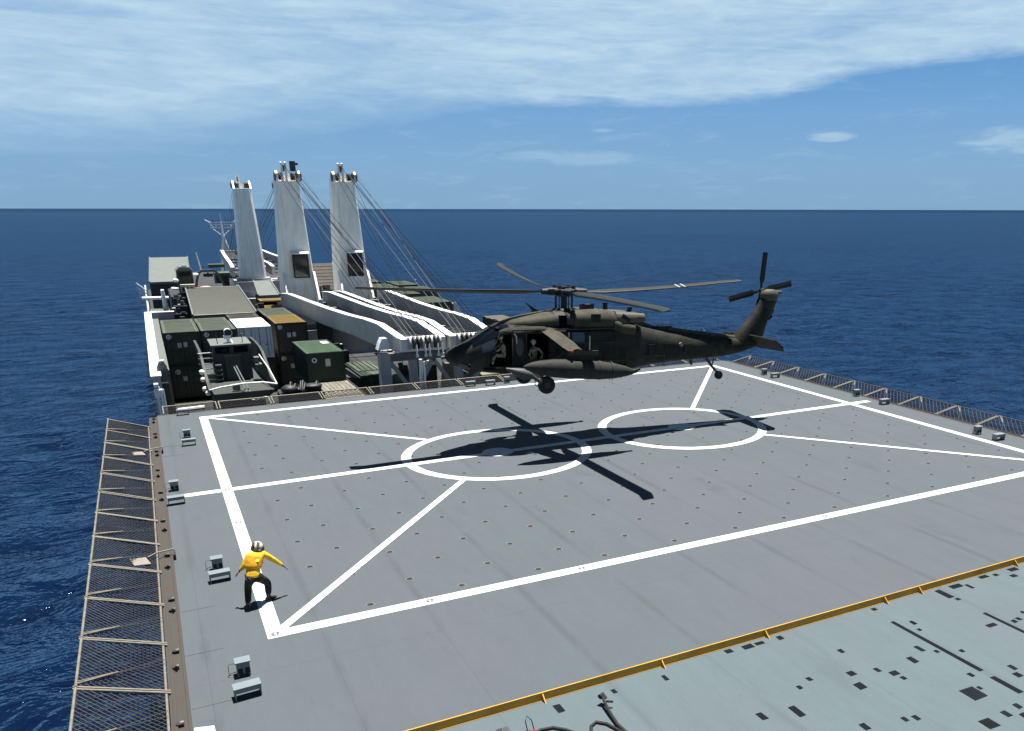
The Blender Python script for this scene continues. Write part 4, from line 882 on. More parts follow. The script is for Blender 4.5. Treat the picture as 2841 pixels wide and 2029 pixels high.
#PART3
# ------------------------------------------------------------------ cranes
def crane(x, y, sgn, lab, jl, jr, detail=True):
    """x,y front centre of the mast; sgn=-1: jib towards the flight deck"""
    t = thing('deck_crane', lab, 'crane', (x, y, 0), 0, 'white twin deck cranes')
    Y = lambda v: v*(-sgn)   # local: +v is away from the jib side
    d = MB(); rr = []
    for z, hw, dp in ((.3, 1.5, 2.9), (3.2, 1.42, 2.8), (7.5, 1.22, 2.6), (11.6, 1.0, 2.3)):
        c = .28; oy = 0
        rr.append([(-hw+c, Y(0), z), (hw-c*.4, Y(0), z), (hw, Y(c), z), (hw, Y(dp-c), z), (hw-c, Y(dp), z), (-hw, Y(dp), z), (-hw-.12, Y(dp-.5), z), (-hw-.12, Y(c*1.5), z)])
    d.loft(rr, True, True, False)
    for z in (4.0, 8.2): d.box((.05, Y(-.004), z), (2.1, .006, .02))
    ms_ = d.build('mast', m_crane, t)
    for kk in (-.55, .15, .62):
        MB().loft([[(kk*h_-.035, Y(-.012), z_), (kk*h_+.035, Y(-.012), z_), (kk*h_+.035, Y(.02), z_), (kk*h_-.035, Y(.02), z_)] for h_, z_ in ((1.22, 7.5), (1.0, 11.5))], True, True, False).build('stiffener', m_crane, ms_)
    d = MB()
    for zz in range(30): d.b2(-1.42+zz*.010, -1.06+zz*.010, Y(1.30), Y(1.34), 1.0+zz*.35, 1.03+zz*.35)
    d.build('ladder', m_dgrey, ms_)
    d = MB(); d.loft([[(2.0*math.cos(a), Y(1.3)+2.0*math.sin(a), z) for a in [k*math.pi/12 for k in range(24)]] for z in (-2.2, .0)]); d.loft([[(r_*math.cos(a), Y(1.3)+r_*math.sin(a), z) for a in [k*math.pi/12 for k in range(24)]] for r_, z in ((3.3, -4.7), (3.3, -2.3), (3.45, -2.3), (3.45, -2.15))]); d.loft([[(r_*math.cos(a), Y(1.3)+r_*math.sin(a), z) for a in [k*math.pi/12 for k in range(24)]] for r_, z in ((2.15, -.05), (2.15, .3))]); d.build('pedestal', m_grey, t)
    # cab
    d = MB(); d.b2(-.45, .95, Y(.05), Y(-.45), 2.75, 2.85); 
    for xx in (-.42, .92): d.box((xx, Y(-.42), 3.9), (.09, .09, 2.3)); d.box((xx, Y(-.02), 3.9), (.09, .09, 2.3))
    d.box((.25, Y(-.42), 3.55), (1.3, .05, .07)); cab = d.build('cab_frame', m_dark, t)
    d = MB(); d.b2(-.38, .88, Y(-.02), Y(-.38), 2.85, 5.0); d.build('cab_glass', m_glass, cab)
    d = MB(); d.prism([(Y(.02), 5.02), (Y(-.70), 5.0), (Y(-.70), 5.08), (Y(-.5), 5.2), (Y(.02), 5.28)], 'x', -.60, 1.08); d.build('cab_canopy', m_lug, cab)
    d = MB(); d.b2(-.3, .8, Y(-.10), Y(-.22), 3.0, 3.5); d.build('control_seat', m_dgrey, cab)
    # root lugs
    for s in (-1, 1):
        d = MB(); d.prism([(Y(.02), 3.3), (Y(-.15), 3.3), (Y(-1.9), .7), (Y(-1.9), .2), (Y(.02), .2)], 'x', s*1.42-.10, s*1.42+.10); d.build('jib_lug', m_lug, t)
    # head
    d = MB()
    for xx, w in ((-1.0, .20), (1.02, .20)): d.prism([(Y(-.25), 11.6), (Y(-.25), 12.35), (Y(.1), 12.6), (Y(.8), 12.6), (Y(1.9), 11.6)], 'x', xx-w/2, xx+w/2)
    for xx, w in ((-.48, .12), (-.12, .12)): d.prism([(Y(-.35), 11.6), (Y(-.30), 13.3), (Y(.25), 13.4), (Y(.6), 11.6)], 'x', xx-w/2, xx+w/2)
    d.b2(-1, 1, Y(.9), Y(1.0), 11.6, 12.3); d.box((0, Y(1.1), 11.62), (2.0, 2.2, .06))
    hd = d.build('mast_head', m_lug, t)
    for xx in (-.62, .62): MB().b2(xx-.28, xx+.28, Y(1.0), Y(1.35), 11.66, 12.25).build('sheave_dark_box', m_dark, hd)  # solid dark boxes added to darken the mast head
    for xx, z, r_ in ((-.30, 12.85, .34), (-.78, 12.1, .36), (-.66, 12.1, .36), (.3, 12.1, .36), (.42, 12.1, .36), (.56, 12.1, .36), (.78, 12.1, .4), (1.16, 12.1, .42), (-1.16, 12.1, .42)):
        d = MB(); d.tube([(xx-.035, Y(-.05), z), (xx+.035, Y(-.05), z)], r_, 16); d.build('sheave', m_dark, hd)
    if detail == 'lamp':
        d = MB(); d.box((.55, Y(.1), 13.0), (.5, .3, .9)); d.tube([(.85, Y(.1), 13.1), (.85, Y(.1), 13.3)], .22, 12); d.build('floodlight', m_dgrey, hd)
    # jib
    j = MB()
    top = ((88, 1.5), (84.3, 1.76), (76, 1.86), (68.7, 1.95), (62, 2.12), (57.6, 2.31), (54.3, 2.36), (50.0, 2.0))
    bot = ((88, .25), (82.5, .38), (70.3, .55), (61.1, .85), (55.4, .89), (50.0, 1.22))
    def tf(p):
        xx, yy, zz = p
        return (xx-x, (yy-90) if sgn < 0 else (90-yy), zz)
    def bz(yy, tab):
        for (a, za), (b, zb) in zip(tab[:-1], tab[1:]):
            if a >= yy >= b: return za+(zb-za)*(a-yy)/(a-b)
        return tab[-1][1]
    for xa, xb in (jl, jr):
        def X(yy): return xa+(xb-xa)*(88-yy)/38
        ys = (88, 84.3, 82.5, 76, 70.3, 68.7, 62, 61.1, 57.6, 55.4, 54.3, 52, 50)
        w = .16
        j.loft([[tf((X(yy)-w, yy, bz(yy, bot))), tf((X(yy)+w, yy, bz(yy, bot))), tf((X(yy)+w, yy, bz(yy, top)-.03)), tf((X(yy)-w, yy, bz(yy, top)-.03))] for yy in ys], True, True, False)
    jb = j.build('jib', m_grey, t)
    for xa, xb in (jl, jr):
        j = MB()
        j.loft([[tf((xa+(xb-xa)*(88-yy)/38-.24, yy, bz(yy, top)-.028)), tf((xa+(xb-xa)*(88-yy)/38+.24, yy, bz(yy, top)-.028)), tf((xa+(xb-xa)*(88-yy)/38+.24, yy, bz(yy, top)+.03)), tf((xa+(xb-xa)*(88-yy)/38-.24, yy, bz(yy, top)+.03))] for yy in (88, 84.3, 76, 68.7, 62, 57.6, 54.3, 50)], True, True, False)
        j.build('jib_flange', m_lug, jb)
    xl, xr = jl[1], jr[1]
    j = MB(); j.add([tf(p) for p in ((xl-.16, 49.6, 1.25), (xr+.16, 49.6, 1.25), (xr+.16, 50.2, 1.2), (xl-.16, 50.2, 1.2), (xl-.16, 49.6, 2.0), (xr+.16, 49.6, 2.0), (xr+.16, 50.2, 2.05), (xl-.16, 50.2, 2.05))], [(0, 3, 2, 1), (4, 5, 6, 7), (0, 1, 5, 4), (1, 2, 6, 5), (2, 3, 7, 6), (3, 0, 4, 7)])
    j.build('cross_beam', m_lug, jb)
    for yy in (60, 66, 73, 80, 86):
        j = MB()
        xa = jl[0]+(jl[1]-jl[0])*(88-yy)/38; xb = jr[0]+(jr[1]-jr[0])*(88-yy)/38; z = bz(yy, bot)+.25
        j.bar(tf((xa, yy, z)), tf((xb, yy, z)), .3, .3); j.build('cross_beam', m_grey, jb)
    j = MB(); j.quad(*[tf(p) for p in ((xl+.2, 50.2, 1.75), (xr-.2, 50.2, 1.75), (xr-.25+(.1), 57.5, 1.25), (xl+.1, 57.5, 1.25))]); j.build('rope_tray', m_dgrey, jb)
    for k in range(8):
        f = k/7; xx = xl+.28+(xr-xl-.56)*f
        j = MB(); a = Vector(tf((xx-.05, 49.45, 1.78))); b = Vector(tf((xx+.05, 49.45, 1.78))); j.tube([a, b], .36, 16); j.build('sheave', m_grey if k in (0, 7, 3, 5) else m_dark, jb)
        if k in (1, 3, 4, 6, 7):
            j = MB(); j.tube([tf((xx+.06, 49.15, 1.7)), tf((xx+.08, 49.1, 1.1))], .05, 6); j.box(tf((xx+.08, 49.1, 1.05)), (.16, .1, .16)); j.build('rope_socket', m_lug, jb)
    # ropes
    for k in range(8):
        hx = (-.78, -.66, .3, .42, .56, .78, 1.16, -.30)[k]; hz = (12.35, 12.35, 12.35, 12.4, 12.35, 12.45, 12.5, 13.1)[k]
        xx = xl+.28+(xr-xl-.56)*((k*3) % 8)/7; q = Vector(tf((xx, 49.6, 2.1)))
        j = MB(); p = Vector((hx, Y(-.3), hz)); mdl = p.lerp(q, .5)+Vector((0, 0, -.22)); j.tube([p, p.lerp(q, .25)+Vector((0, 0, -.16)), mdl, p.lerp(q, .75)+Vector((0, 0, -.16)), q], .022, 5); j.build('hoist_rope', m_steel if k % 3 else m_ropel, t)
    for k, hx in enumerate((-.5, .1, .9)):
        j = MB(); p = Vector((hx, Y(-.2), 11.6)); q = Vector(tf((xl+.6+k*.6, 57+3*k, 1.4))); j.tube([p, p.lerp(q, .5)+Vector((0, 0, -.25)), q], .018, 5); j.build('hoist_rope', m_steel, t)
    j = MB()
    for k in range(7):
        xx = xl+.35+(xr-xl-.7)*k/6; j.tube([tf((xx, 50.3, 1.86)), tf((xx+.1, 57.4, 1.5))], .03, 5)
    j.build('rope_bank', m_ropel, jb)
    return t
crane(13.2, 90, -1, 'white deck crane with a floodlight on its mast head, left of the near pair', (11.2, 12.65), (15.0, 15.0), 'lamp')
crane(18.4, 90, -1, 'white deck crane right of its twin, its rope fan crossing the open sea', (16.15, 15.6), (20.3, 18.2))
crane(12.75, 128, 1, 'smaller looking white deck crane farthest left and farthest forward, no cab window in view', (10.6, 12.2), (14.6, 14.6))
crane(17.9, 128, 1, 'far white deck crane almost hidden behind the left crane of the near pair', (15.8, 15.2), (20.0, 17.9))
d = MB(); d.b2(9.8, 21.6, 88.2, 94.2, -1.6, -.1); tag(d.build('crane_platform', m_grey, None, .03), 'grey platform under the near pair of white cranes', 'platform')
d = MB(); d.b2(10.4, 20.6, 124.5, 130, -1.4, -.05); tag(d.build('crane_platform', m_grey, None, .03), 'grey platform under the far pair of white cranes', 'platform')

# jib rest
t = thing('jib_rest', 'grey braced steel frame carrying the crane jib ends behind the flight deck', 'frame', (0, 50.6, 0))
d = MB(); d.b2(11.85, 20.4, -.25, .25, .62, 1.10); d.build('crossbeam', mat('rest_beam', (.24, .225, .215), .7), t)
for x, w in ((11.65, .62), (13.35, .40), (16.15, .42), (20.0, .5)):
    d = MB(); d.b2(x-w/2, x+w/2, -.3, .3, -4.7, 1.1 if w > .5 else .64); d.build('leg', m_grey, t)
for (xa, za), (xb, zb) in (((11.9, .75), (13.25, -1.4)), ((14.6, .62), (13.1, -2.0)), ((14.6, .62), (16.3, -2.0)), ((18.2, .62), (16.4, -2.0)), ((18.2, .62), (19.8, -2.0))):
    d = MB(); d.bar((xa, 0, za), (xb, 0, zb), .22, .26, (0, 1, 0)); d.build('brace', m_grey, t)
d = MB(); d.prism([(11.28, 1.36), (11.42, 1.75), (11.55, 2.02), (11.85, 2.02), (11.92, 1.75), (11.95, 1.36)], 'y', -.35, .35); d.build('end_cap', m_white, t)
d = MB(); d.tube([(12.9, -3.2, -1.4), (12.95, -3.2, 1.15)], .10, 10); d.tube([(13.12, -3.2, -1.4), (13.16, -3.2, 1.0)], .05, 8); d.build('pole', m_crane, t)
d = MB()
for x in (12.4, 15.3, 17.2): d.box((x, -.1, 1.14), (.35, .3, .08))
d.build('chock', m_white, t)

# ------------------------------------------------------------------ containers
def container(x, y, ztop, L_=6.06, h=2.44, body=None, roof=None, lab='', w=2.44, door=True, marks=1, group=None):
    """x left edge, y aft edge"""
    t = thing('shipping_container', lab, 'container', (x, y, ztop-h), 0, group)
    g = .012; d = MB()
    # corrugated sides
    for xs_ in (0+.05, w-.05):
        n = int(L_/.28); P_1 = []
        for i in range(n+1):
            yy = .08+(L_-.16)*i/n; P_1.append((xs_+(.035 if i % 2 else 0)*(1 if xs_ < 1 else -1), yy))
        for a, b in zip(P_1[:-1], P_1[1:]): d.quad((a[0], a[1], .15), (b[0], b[1], .15), (b[0], b[1], h-.1), (a[0], a[1], h-.1))
    d.b2(.06, w-.06, .05, L_-.05, .06, .14); d.b2(.05, w-.05, L_-.10, L_-.04, .1, h-.1)
    d.build('side_wall', body, t)
    d = MB()
    n = int(L_/.5)
    d.b2(.03, w-.03, .03, L_-.03, h-.06, h-.02)
    for i in range(n): yy = .2+i*(L_-.4)/n; d.b2(.22, w-.22, yy, yy+.22, h-.021, h+.004)
    d.build('roof', roof, t)
    d = MB()
    for xx in (0, w-.12):
        for yy in (0, L_-.12): d.b2(xx, xx+.12, yy, yy+.12, 0, h)
    for z in (0, h-.12):
        d.b2(.12, w-.12, 0, .10, z, z+.12); d.b2(.12, w-.12, L_-.10, L_, z, z+.12); d.b2(0, .10, .12, L_-.12, z, z+.12); d.b2(w-.10, w, .12, L_-.12, z, z+.12)
    d.build('frame', body, t, .01)
    if door:
        if body == m_olive: dm_ = mat('olive_door', (.085, .10, .075), .6, var=.2)
        else: dm_ = mat('door_brown', (.075, .068, .05), .6) if body != MAT.get('container_white') else body
        for k in range(2):
            x0 = .14+k*(w/2-.13); d = MB(); ww = w/2-.16
            d.b2(x0, x0+ww, .035, .075, .14, h-.14)
            for q in range(4): zz = .25+q*(h-.5)/4; d.b2(x0+.06, x0+ww-.06, .02, .036, zz, zz+.38)
            dr = d.build('door', dm_, t)
            d = MB()
            for q in (.28, .78): d.tube([(x0+ww*q, .005, .12), (x0+ww*q, .005, h-.12)], .018, 6); d.b2(x0+ww*q-.16, x0+ww*q+.02, -.02, 0, 1.0, 1.05)
            d.build('locking_bar', m_boatgrey, dr)
        if marks:
            d = MB()
            rx, rz = ((.42, h-.55), (.36, h-.32), (.55, h-.45))[marks % 3]
            d.loft([[(rx+r_*math.cos(a), .002-.0, rz+r_*math.sin(a)) for a in [q*math.pi/10 for q in range(20)]] for r_ in (.18, .10)], False); d.loft([[(rx+r_*math.cos(a), .001, rz+r_*math.sin(a)) for a in [q*math.pi/10 for q in range(20)]] for r_ in (.07, .02)], False)
            d.build('ring_sticker', m_ring, t)
            for q, (px, pz) in enumerate(((.85, h-1.15), (1.25, h-1.12))[:1+marks % 2]):
                d = MB(); d.b2(px, px+.26, -.004, .012, pz, pz+.36); pl_ = d.build('placard', mat('placard', (.75, .75, .72), .7, c2=(.45, .45, .44), vscale=14), t)
    return t
GC = 'olive shipping containers on the forward cargo deck'
GL = 'containers low in the stacks on the cargo deck'
container(.46, 71.2, .5, body=m_olive, roof=m_sage, lab='dark olive container with sunlit sage roof, top of the leftmost stack beside the white bulwark', marks=1)
container(.50, 71.2, -2.0, body=m_olive, roof=m_sage, lab='dark olive container with placards, second in the leftmost stack', marks=2)
container(3.0, 71.2, .5, body=m_olive, roof=m_sage, lab='dark olive container with sunlit sage roof between the leftmost stack and the white container', marks=4)
container(3.0, 71.2, -2.0, body=m_olive, roof=m_sage, lab='olive container behind the grey workboat, under its stack mate', marks=2)
container(5.57, 71.8, .5, body=mat('container_white', (.74, .77, .80), .6, var=.06, vscale=3), roof=m_white, lab='white container with doors and labels behind the workboat', marks=0)
container(5.57, 71.8, -2.0, body=m_olive, roof=m_sage, lab='olive container directly under the white container', marks=2)
container(8.46, 73.1, .5, body=mat('brown_olive', (.040, .034, .024), .7), roof=m_yellow, lab='container with bright mustard yellow roof and dark doors', marks=1)
container(8.46, 73.1, -2.0, body=mat('brown_olive', (.040, .034, .024), .7), roof=m_sage, lab='dark container with placards right under the mustard roofed container', marks=1)
container(8.57, 59.3, .08, h=2.0, body=m_green, roof=mat('green_roof', (.06, .12, .062), .7), lab='deep green container with plain end and green roof, nearest the flight deck', door=False, marks=0)
gt = [o for o in bpy.data.objects if o.name.startswith('shipping_container')][-1]
d = MB(); d.b2(.1, 2.34, .03, .07, .1, 1.9); d.build('end_wall', m_green, gt)
d = MB(); d.loft([[(.48+r_*math.cos(a), .022, 1.50+r_*math.sin(a)) for a in [q*math.pi/10 for q in range(20)]] for r_ in (.17, .09)], False); d.build('ring_sticker', m_ring, gt)
d = MB(); d.b2(1.18, 1.5, .012, .03, 1.05, 1.55); d.build('placard', mat('placard', (.75, .75, .72)), gt)
d = MB(); d.b2(1.75, 2.2, 3.9, 5.0, 2.0, 2.03); d.build('roof_patch', m_lug, gt)
container(.46, 77.6, .45, L_=2.6, body=m_olive, roof=m_sage, lab='short olive container behind the leftmost stack', door=False, marks=0)
container(3.0, 77.6, .35, L_=3.4, body=m_olive, roof=m_sage, lab='olive container with worn roof behind the second stack', door=False, marks=0)
container(5.57, 78.2, .45, L_=5.0, body=mat('brown_olive', (.04, .034, .024)), roof=m_brown, lab='container with dull brown roof behind the white container', door=False, marks=0)
container(8.46, 79.4, .45, body=mat('brown_olive', (.04, .034, .024)), roof=m_sage, lab='container with grey green roof behind the mustard roofed container', door=False, marks=0)
container(9.35, 88.4, .1, L_=3.2, body=m_yellow, roof=m_yellow, lab='low yellow topped container left of the near cranes, front one', door=False, marks=0)
container(9.7, 93.2, .4, L_=2.4, body=m_yellow, roof=mat('pale_yellow', (.32, .25, .11)), lab='pale yellow container left of the near cranes, rear one', door=False, marks=0)
container(23.75, 82.8, .5, body=m_olive, roof=m_sage, lab='olive container at the right end of the cargo beyond the jibs, foremost', marks=0)
container(21.2, 84.0, -.2, body=m_olive, roof=m_sage, lab='olive container half hidden by the right crane jib', marks=0)
container(23.4, 92.4, .5, body=m_olive, roof=m_sage, lab='olive container behind the foremost one on the starboard side, left of its neighbour', marks=0)
container(26.2, 95.2, .5, body=m_olive, roof=m_sage, lab='olive container at the outer starboard edge with a dark open end', marks=0)
container(23.0, 99.6, .6, body=m_olive, roof=mat('green_tarp', (.12, .16, .11), .9), lab='green tarpaulin covered container behind the ropes of the right crane', door=False, marks=0)
container(26.0, 102.5, .6, body=m_olive, roof=mat('green_tarp', (.12, .16, .11), .9), lab='green tarpaulin covered container by the starboard rail, behind the open ended one', door=False, marks=0)
container(22.6, 106.8, .75, body=m_olive, roof=mat('green_tarp', (.12, .16, .11), .9), lab='farthest green tarpaulin covered container right of the cranes', door=False, marks=0)
container(26.9, 70.0, -.25, L_=6.06, w=2.0, body=m_olive, roof=mat('tan_roof', (.20, .18, .13), .8), lab='dark container with tan roof just behind the helicopter windshield', door=False, marks=0)
container(23.6, 90.2, -2.0, L_=8, body=m_olive, roof=m_sage, lab='olive container low on the starboard side under the others', marks=0)
# long roof racks / low flats
t = thing('timber_flat', 'weathered timber flat rack sticking out in front of the deep green container', 'flat rack', (8.6, 52.2, -1.92))
d = MB()
for i in range(9): d.b2(.02+i*.27, .26+i*.27, 0, 7.1, -.10, 0)
d.build('planks', m_timber, t)
d = MB(); d.b2(-.06, 0, 0, 13, -.18, .06); d.b2(2.44, 2.5, 0, 13, -.18, .06); d.b2(0, 2.44, -.06, 0, -.18, .08); d.build('frame', m_ledge, t)
d = MB(); d.b2(0, 2.44, .05, 12.9, -2.7, -.2); d.build('base', m_olive, t)
t = thing('military_trailer', 'low dark green ribbed trailer right of the deep green container', 'trailer', (12.1, 59.6, -4.7))
d = MB(); d.b2(0, 1.95, .0, 6.0, 1.5, 2.88); d.build('body', m_green, t, .03)
d = MB()
for i in range(5): d.b2(.15+i*.36, .42+i*.36, 1.9, 5.9, 2.88, 2.93)
d.b2(.55, 1.9, .1, 1.6, 2.88, 2.92); d.build('ribbed_lid', m_sage, t)
d = MB(); d.add([(-1.3, .4, 2.9), (-.05, .2, 2.75), (-.05, 4.6, 2.75), (-1.3, 4.4, 2.9), (-1.3, .4, 2.2), (-.05, .2, 2.2), (-.05, 4.6, 2.2), (-1.3, 4.4, 2.2)], [(0, 1, 2, 3), (7, 6, 5, 4), (0, 4, 5, 1), (1, 5, 6, 2), (2, 6, 7, 3), (3, 7, 4, 0)]); d.build('side_bin', m_boatgrey, t)
for yy in (.9, 4.9):
    for xx in (.1, 1.85):
        d = MB(); d.tube([(xx-.12, yy, .55), (xx+.12, yy, .55)], .55, 18); d.build('wheel', m_black, t)
d = MB(); d.b2(.6, .66, -.02, 0, 1.6, 2.8); d.b2(1.3, 1.7, -.02, 0, 2.3, 2.7); d.loft([[(.25+r_*math.cos(a), -.01, 1.8+r_*math.sin(a)) for a in [q*math.pi/10 for q in range(20)]] for r_ in (.17, .09)], False); d.build('markings', mat('marking_grey', (.16, .17, .16)), t)

# slanted panels
def ramp(name, lab, p0, p1, p2, p3, m_, th=.25, ribs=0, zbody=None):
    P = [Vector(p) for p in (p0, p1, p2, p3)]; t = thing(name, lab, 'ramp', P[0]); Q = [p-P[0] for p in P]
    nrm = (Q[1]-Q[0]).cross(Q[3]-Q[0]).normalized(); nrm = nrm if nrm.z > 0 else -nrm
    d = MB(); v = Q+[q-nrm*th for q in Q]; d.add(v, [(0, 1, 2, 3), (7, 6, 5, 4), (0, 4, 5, 1), (1, 5, 6, 2), (2, 6, 7, 3), (3, 7, 4, 0)]); d.build('plate', m_, t)
    if ribs:
        d = MB()
        for i in range(1, ribs): f = i/ribs; d.bar(Q[0].lerp(Q[3], f)+nrm*.01, Q[1].lerp(Q[2], f)+nrm*.01, .07, .05, nrm)
        d.build('tread_bars', m_ledge, t)
    d = MB(); d.bar(Q[0], Q[3], .12, .2, nrm); d.bar(Q[1], Q[2], .12, .2, nrm); d.build('edge', m_panel, t)
    if zbody:
        d = MB(); a, b = Q[0], Q[1]; d.add([a+Vector((0, .1, -.1)), b+Vector((0, .1, -.1)), b+Vector((0, 3, -.1)), a+Vector((0, 3, -.1))]+[Vector((v.x, v.y, zbody-P[0].z)) for v in (a+Vector((0, .1, 0)), b+Vector((0, .1, 0)), b+Vector((0, 3, 0)), a+Vector((0, 3, 0)))], [(0, 1, 2, 3), (7, 6, 5, 4), (0, 4, 5, 1), (1, 5, 6, 2), (2, 6, 7, 3), (3, 7, 4, 0)]); d.build('support', m_dark, t)
    return t
ramp('ribbed_ramp', 'wide slanted ribbed ramp, weathered grey green, behind the leftmost containers', (3.05, 82, .5), (8.1, 82, .5), (8.4, 99.5, 1.46), (3.4, 99.5, 1.46), m_ribbed, ribs=34, zbody=-4)
ramp('vessel_ramp', 'large plain pale grey ramp raised at the far port side beside the dark wheelhouse', (.3, 122, .5), (4.9, 122, .5), (5.5, 136, 2.75), (.85, 136, 2.75), m_panel, zbody=-4)
ramp('loading_ramp', 'smaller pale grey slanted panel between the ribbed ramp and the near cranes', (10.1, 98, .5), (12.2, 98, .5), (12.5, 107, 1.35), (10.7, 107, 1.35), m_panel, zbody=-3)
ramp('brown_hatch_panel', 'brown weathered panel standing between the two near cranes', (17.6, 110, -.6), (20.6, 110, -.6), (20.7, 113.5, 2.7), (17.8, 113.5, 2.7), m_brown, ribs=9, zbody=-4)

# port bulwark and cabinet
t = thing('port_bulwark', 'thick white topped bulwark along the port side beside the olive containers', 'bulwark', (0, 0, 0))
d = MB(); d.b2(-.52, -.12, 52.5, 86.3, -4.9, .46); d.b2(-.12, 1.7, 85.9, 86.3, -4.7, .46); d.build('wall', m_grey, t)
d = MB(); d.b2(-.60, -.06, 52.5, 86.4, .46, .54); d.b2(-.06, 1.75, 85.85, 86.4, .46, .54); d.build('cap', m_white, t, .02)
d = MB(); d.b2(-.11, .40, 57.5, 85.8, -4.7, -.02); d.build('inner_casing', m_panel, t)
t = thing('grey_locker', 'narrow grey tapered locker with pale lamp on top, beyond the port bow corner', 'locker', (.03, 54, 0))
d = MB(); d.prism([(-.27, -.15), (.24, -.15), (.26, .75), (.15, 1.0), (-.12, 1.0), (-.26, .7)], 'y', 0, .5); d.build('body', m_panel, t, .02)
d = MB(); d.tube([(.02, .1, 1.05), (.02, .1, 1.12)], .16, 12); d.b2(-.18, .2, -.05, .05, -.17, -.10); d.build('lamp', m_white, t)
d = MB(); d.b2(.24, .30, .02, .3, -.1, .6); d.build('red_edge', mat('faded_red', (.25, .07, .06)), t)
d = MB(); d.b2(-.2, .2, .1, .4, -4.7, -.16); d.build('post', m_dgrey, t)
t = thing('white_davit', 'small white painted davit and ladder head at the port corner ahead of the flight deck', 'davit', (-.25, 49.5, 0))
d = MB(); d.b2(-.26, .12, 0, .3, -.12, .30); d.b2(-.24, -.02, 0, .3, .42, .62); d.b2(-.05, .02, .05, .12, .3, .45); d.build('head', m_white, t, .04)
for xx in (-.12, .06, .16):
    d = MB(); d.tube([(xx, .1, .3 if xx > 0 else 0), (xx+.03, .0, -4.7)], .045, 8); d.build('post', m_white, t)
d = MB()
for i in range(5): d.tube([(-.14, .1, -.3-.3*i), (.18, .1, -.3-.3*i)], .02, 6)
d.b2(-.3, .5, -.2, .5, -1.5, -1.45); d.build('rung', m_white, t)
t = thing('pale_tubes', 'two pale tubes lying along the bow edge at the port corner of the flight deck', 'tube', (1.0, Y1+.55, .02))
for k, (a, b) in enumerate((((-.6, .0, .10), (.55, .05, .12)), ((-.35, -.25, .08), (.55, -.2, .10)))):
    d = MB(); d.tube([a, b], .055, 8); d.build('tube', m_tube if k else m_lug, t)
t = thing('white_mooring_boom', 'white crossed pipes of a boom standing past the end of the port bulwark', 'boom', (0, 92, 0))
d = MB(); d.tube([(-.6, 0, 1.22), (1.6, 0, 1.18)], .15, 12); d.build('crossbar', m_white, t)
d = MB(); d.tube([(1.16, -.2, 1.95), (1.20, 0, 1.0), (1.28, 0, -.2)], [.15, .2, .28], 12); d.tube([(1.3, .1, -.2), (1.3, .1, -4.7)], .25, 12); d.build('post', m_white, t)
d = MB(); d.b2(-.1, 1.0, -2.5, .3, .1, .2); d.b2(0, .8, -2.0, 0, -4.7, .1); d.build('platform', m_panel, t)
t = thing('boarding_rails', 'fan of four white slanted rails over the port side', 'rail', (-.45, 96, 0))
for k in range(4):
    d = MB(); d.tube([(-.45+.03*k, 0, 2.35-.42*k), (.35, 0, 1.55-.32*k)], .05, 6); d.build('rail', m_white, t)
d = MB(); d.tube([(.36, 0, 1.7), (.38, 0, -4.7)], .07, 8); d.build('post', m_grey, t)

# ------------------------------------------------------------------ workboats on the cargo deck
def fender(d, c, r_, h): ell(d, c, r_, r_, h, 12, 8)
t = thing('workboat', 'grey workboat with square wheelhouse, two front windows and white searchlight on its roof', 'workboat', (4.15, 60, 0))
d = MB()
d.loft([[(-1.75, y, zt), (-1.9, y, zt), (-1.75, y, zb), (-w2, y, zb-.4), (w2, y, zb-.4), (1.75+dx, y, zb), (1.9+dx, y, zt), (1.75+dx, y, zt), (1.7+dx, y, zb+.12), (-1.65, y, zb+.12)] for y, zt, zb, w2, dx in ((-5.2, -.95, -1.35, 1.2, 0.0), (-3.5, -.75, -1.45, 1.2, .0), (-1.5, -.1, -1.5, 1.2, 0), (0, .35, -1.5, 1.2, 0), (1.5, .5, -1.5, 1.2, 0), (4, .5, -1.5, 1.2, 0), (7, .4, -1.4, 1.1, 0))], True, True, False)
d.build('hull', m_boatgrey, t)
d = MB(); d.b2(-1.3, 1.3, -3.5, 6, -4.7, -1.8); d.build('cradle', m_dark, t)
hs_ = MB(); hs_.prism([(-1.08, -1.4), (1.08, -1.4), (1.12, .25), (1.10, .84), (-1.10, .84), (-1.12, .25)], 'y', 0, 2.8); hs_ = hs_.build('wheelhouse', mat('wheelhouse_grey', (.055, .055, .065), .6), t, .03)
for s in (-1, 1):
    d = MB(); d.b2(s*.55-.42, s*.55+.42, -.02, .02, .38, .78); d.build('window', m_glass, hs_)
    d = MB(); d.b2(s*1.11-.01*s, s*1.13, .5, 2.0, .35, .75); d.build('window', m_glass, hs_)
d = MB(); d.b2(-.5, .45, -.22, 0, -1.4, .22); d.build('door', m_boatgrey, hs_, .02)
d = MB(); d.b2(-.55, .5, -.30, .02, .22, .30); d.build('door_hood', m_panel, hs_)
d = MB(); d.b2(-1.2, 1.2, -.28, 3.0, .84, .96); d.build('roof', m_panel, hs_, .02)
d = MB(); d.tube([(-.1, .5, .96), (-.1, .5, 1.25)], .09, 8); d.box((-.12, .45, 1.35), (.44, .3, .22)); d.tube([(.12, .3, .96), (.05, .35, 1.3)], .07, 8); d.build('searchlight_mount', m_white, hs_, .03)
d = MB(); d.tube([(-.05, .35, 1.62), (-.05, .75, 1.66)], [.26, .22], 16); d.build('searchlight', m_white, hs_)
d = MB(); d.tube([(-.05, .33, 1.62), (-.05, .36, 1.62)], .22, 16); d.build('lens', m_dark, hs_)
d = MB(); d.tube([(-.75, .3, .96), (-.78, .3, 1.65)], .025, 6); d.tube([(.75, .4, .96), (.72, .35, 1.5)], .02, 6); d.tube([(.66, .35, 1.5), (.80, .35, 1.45)], .06, 8); d.build('mast', m_dgrey, hs_)
d = MB()
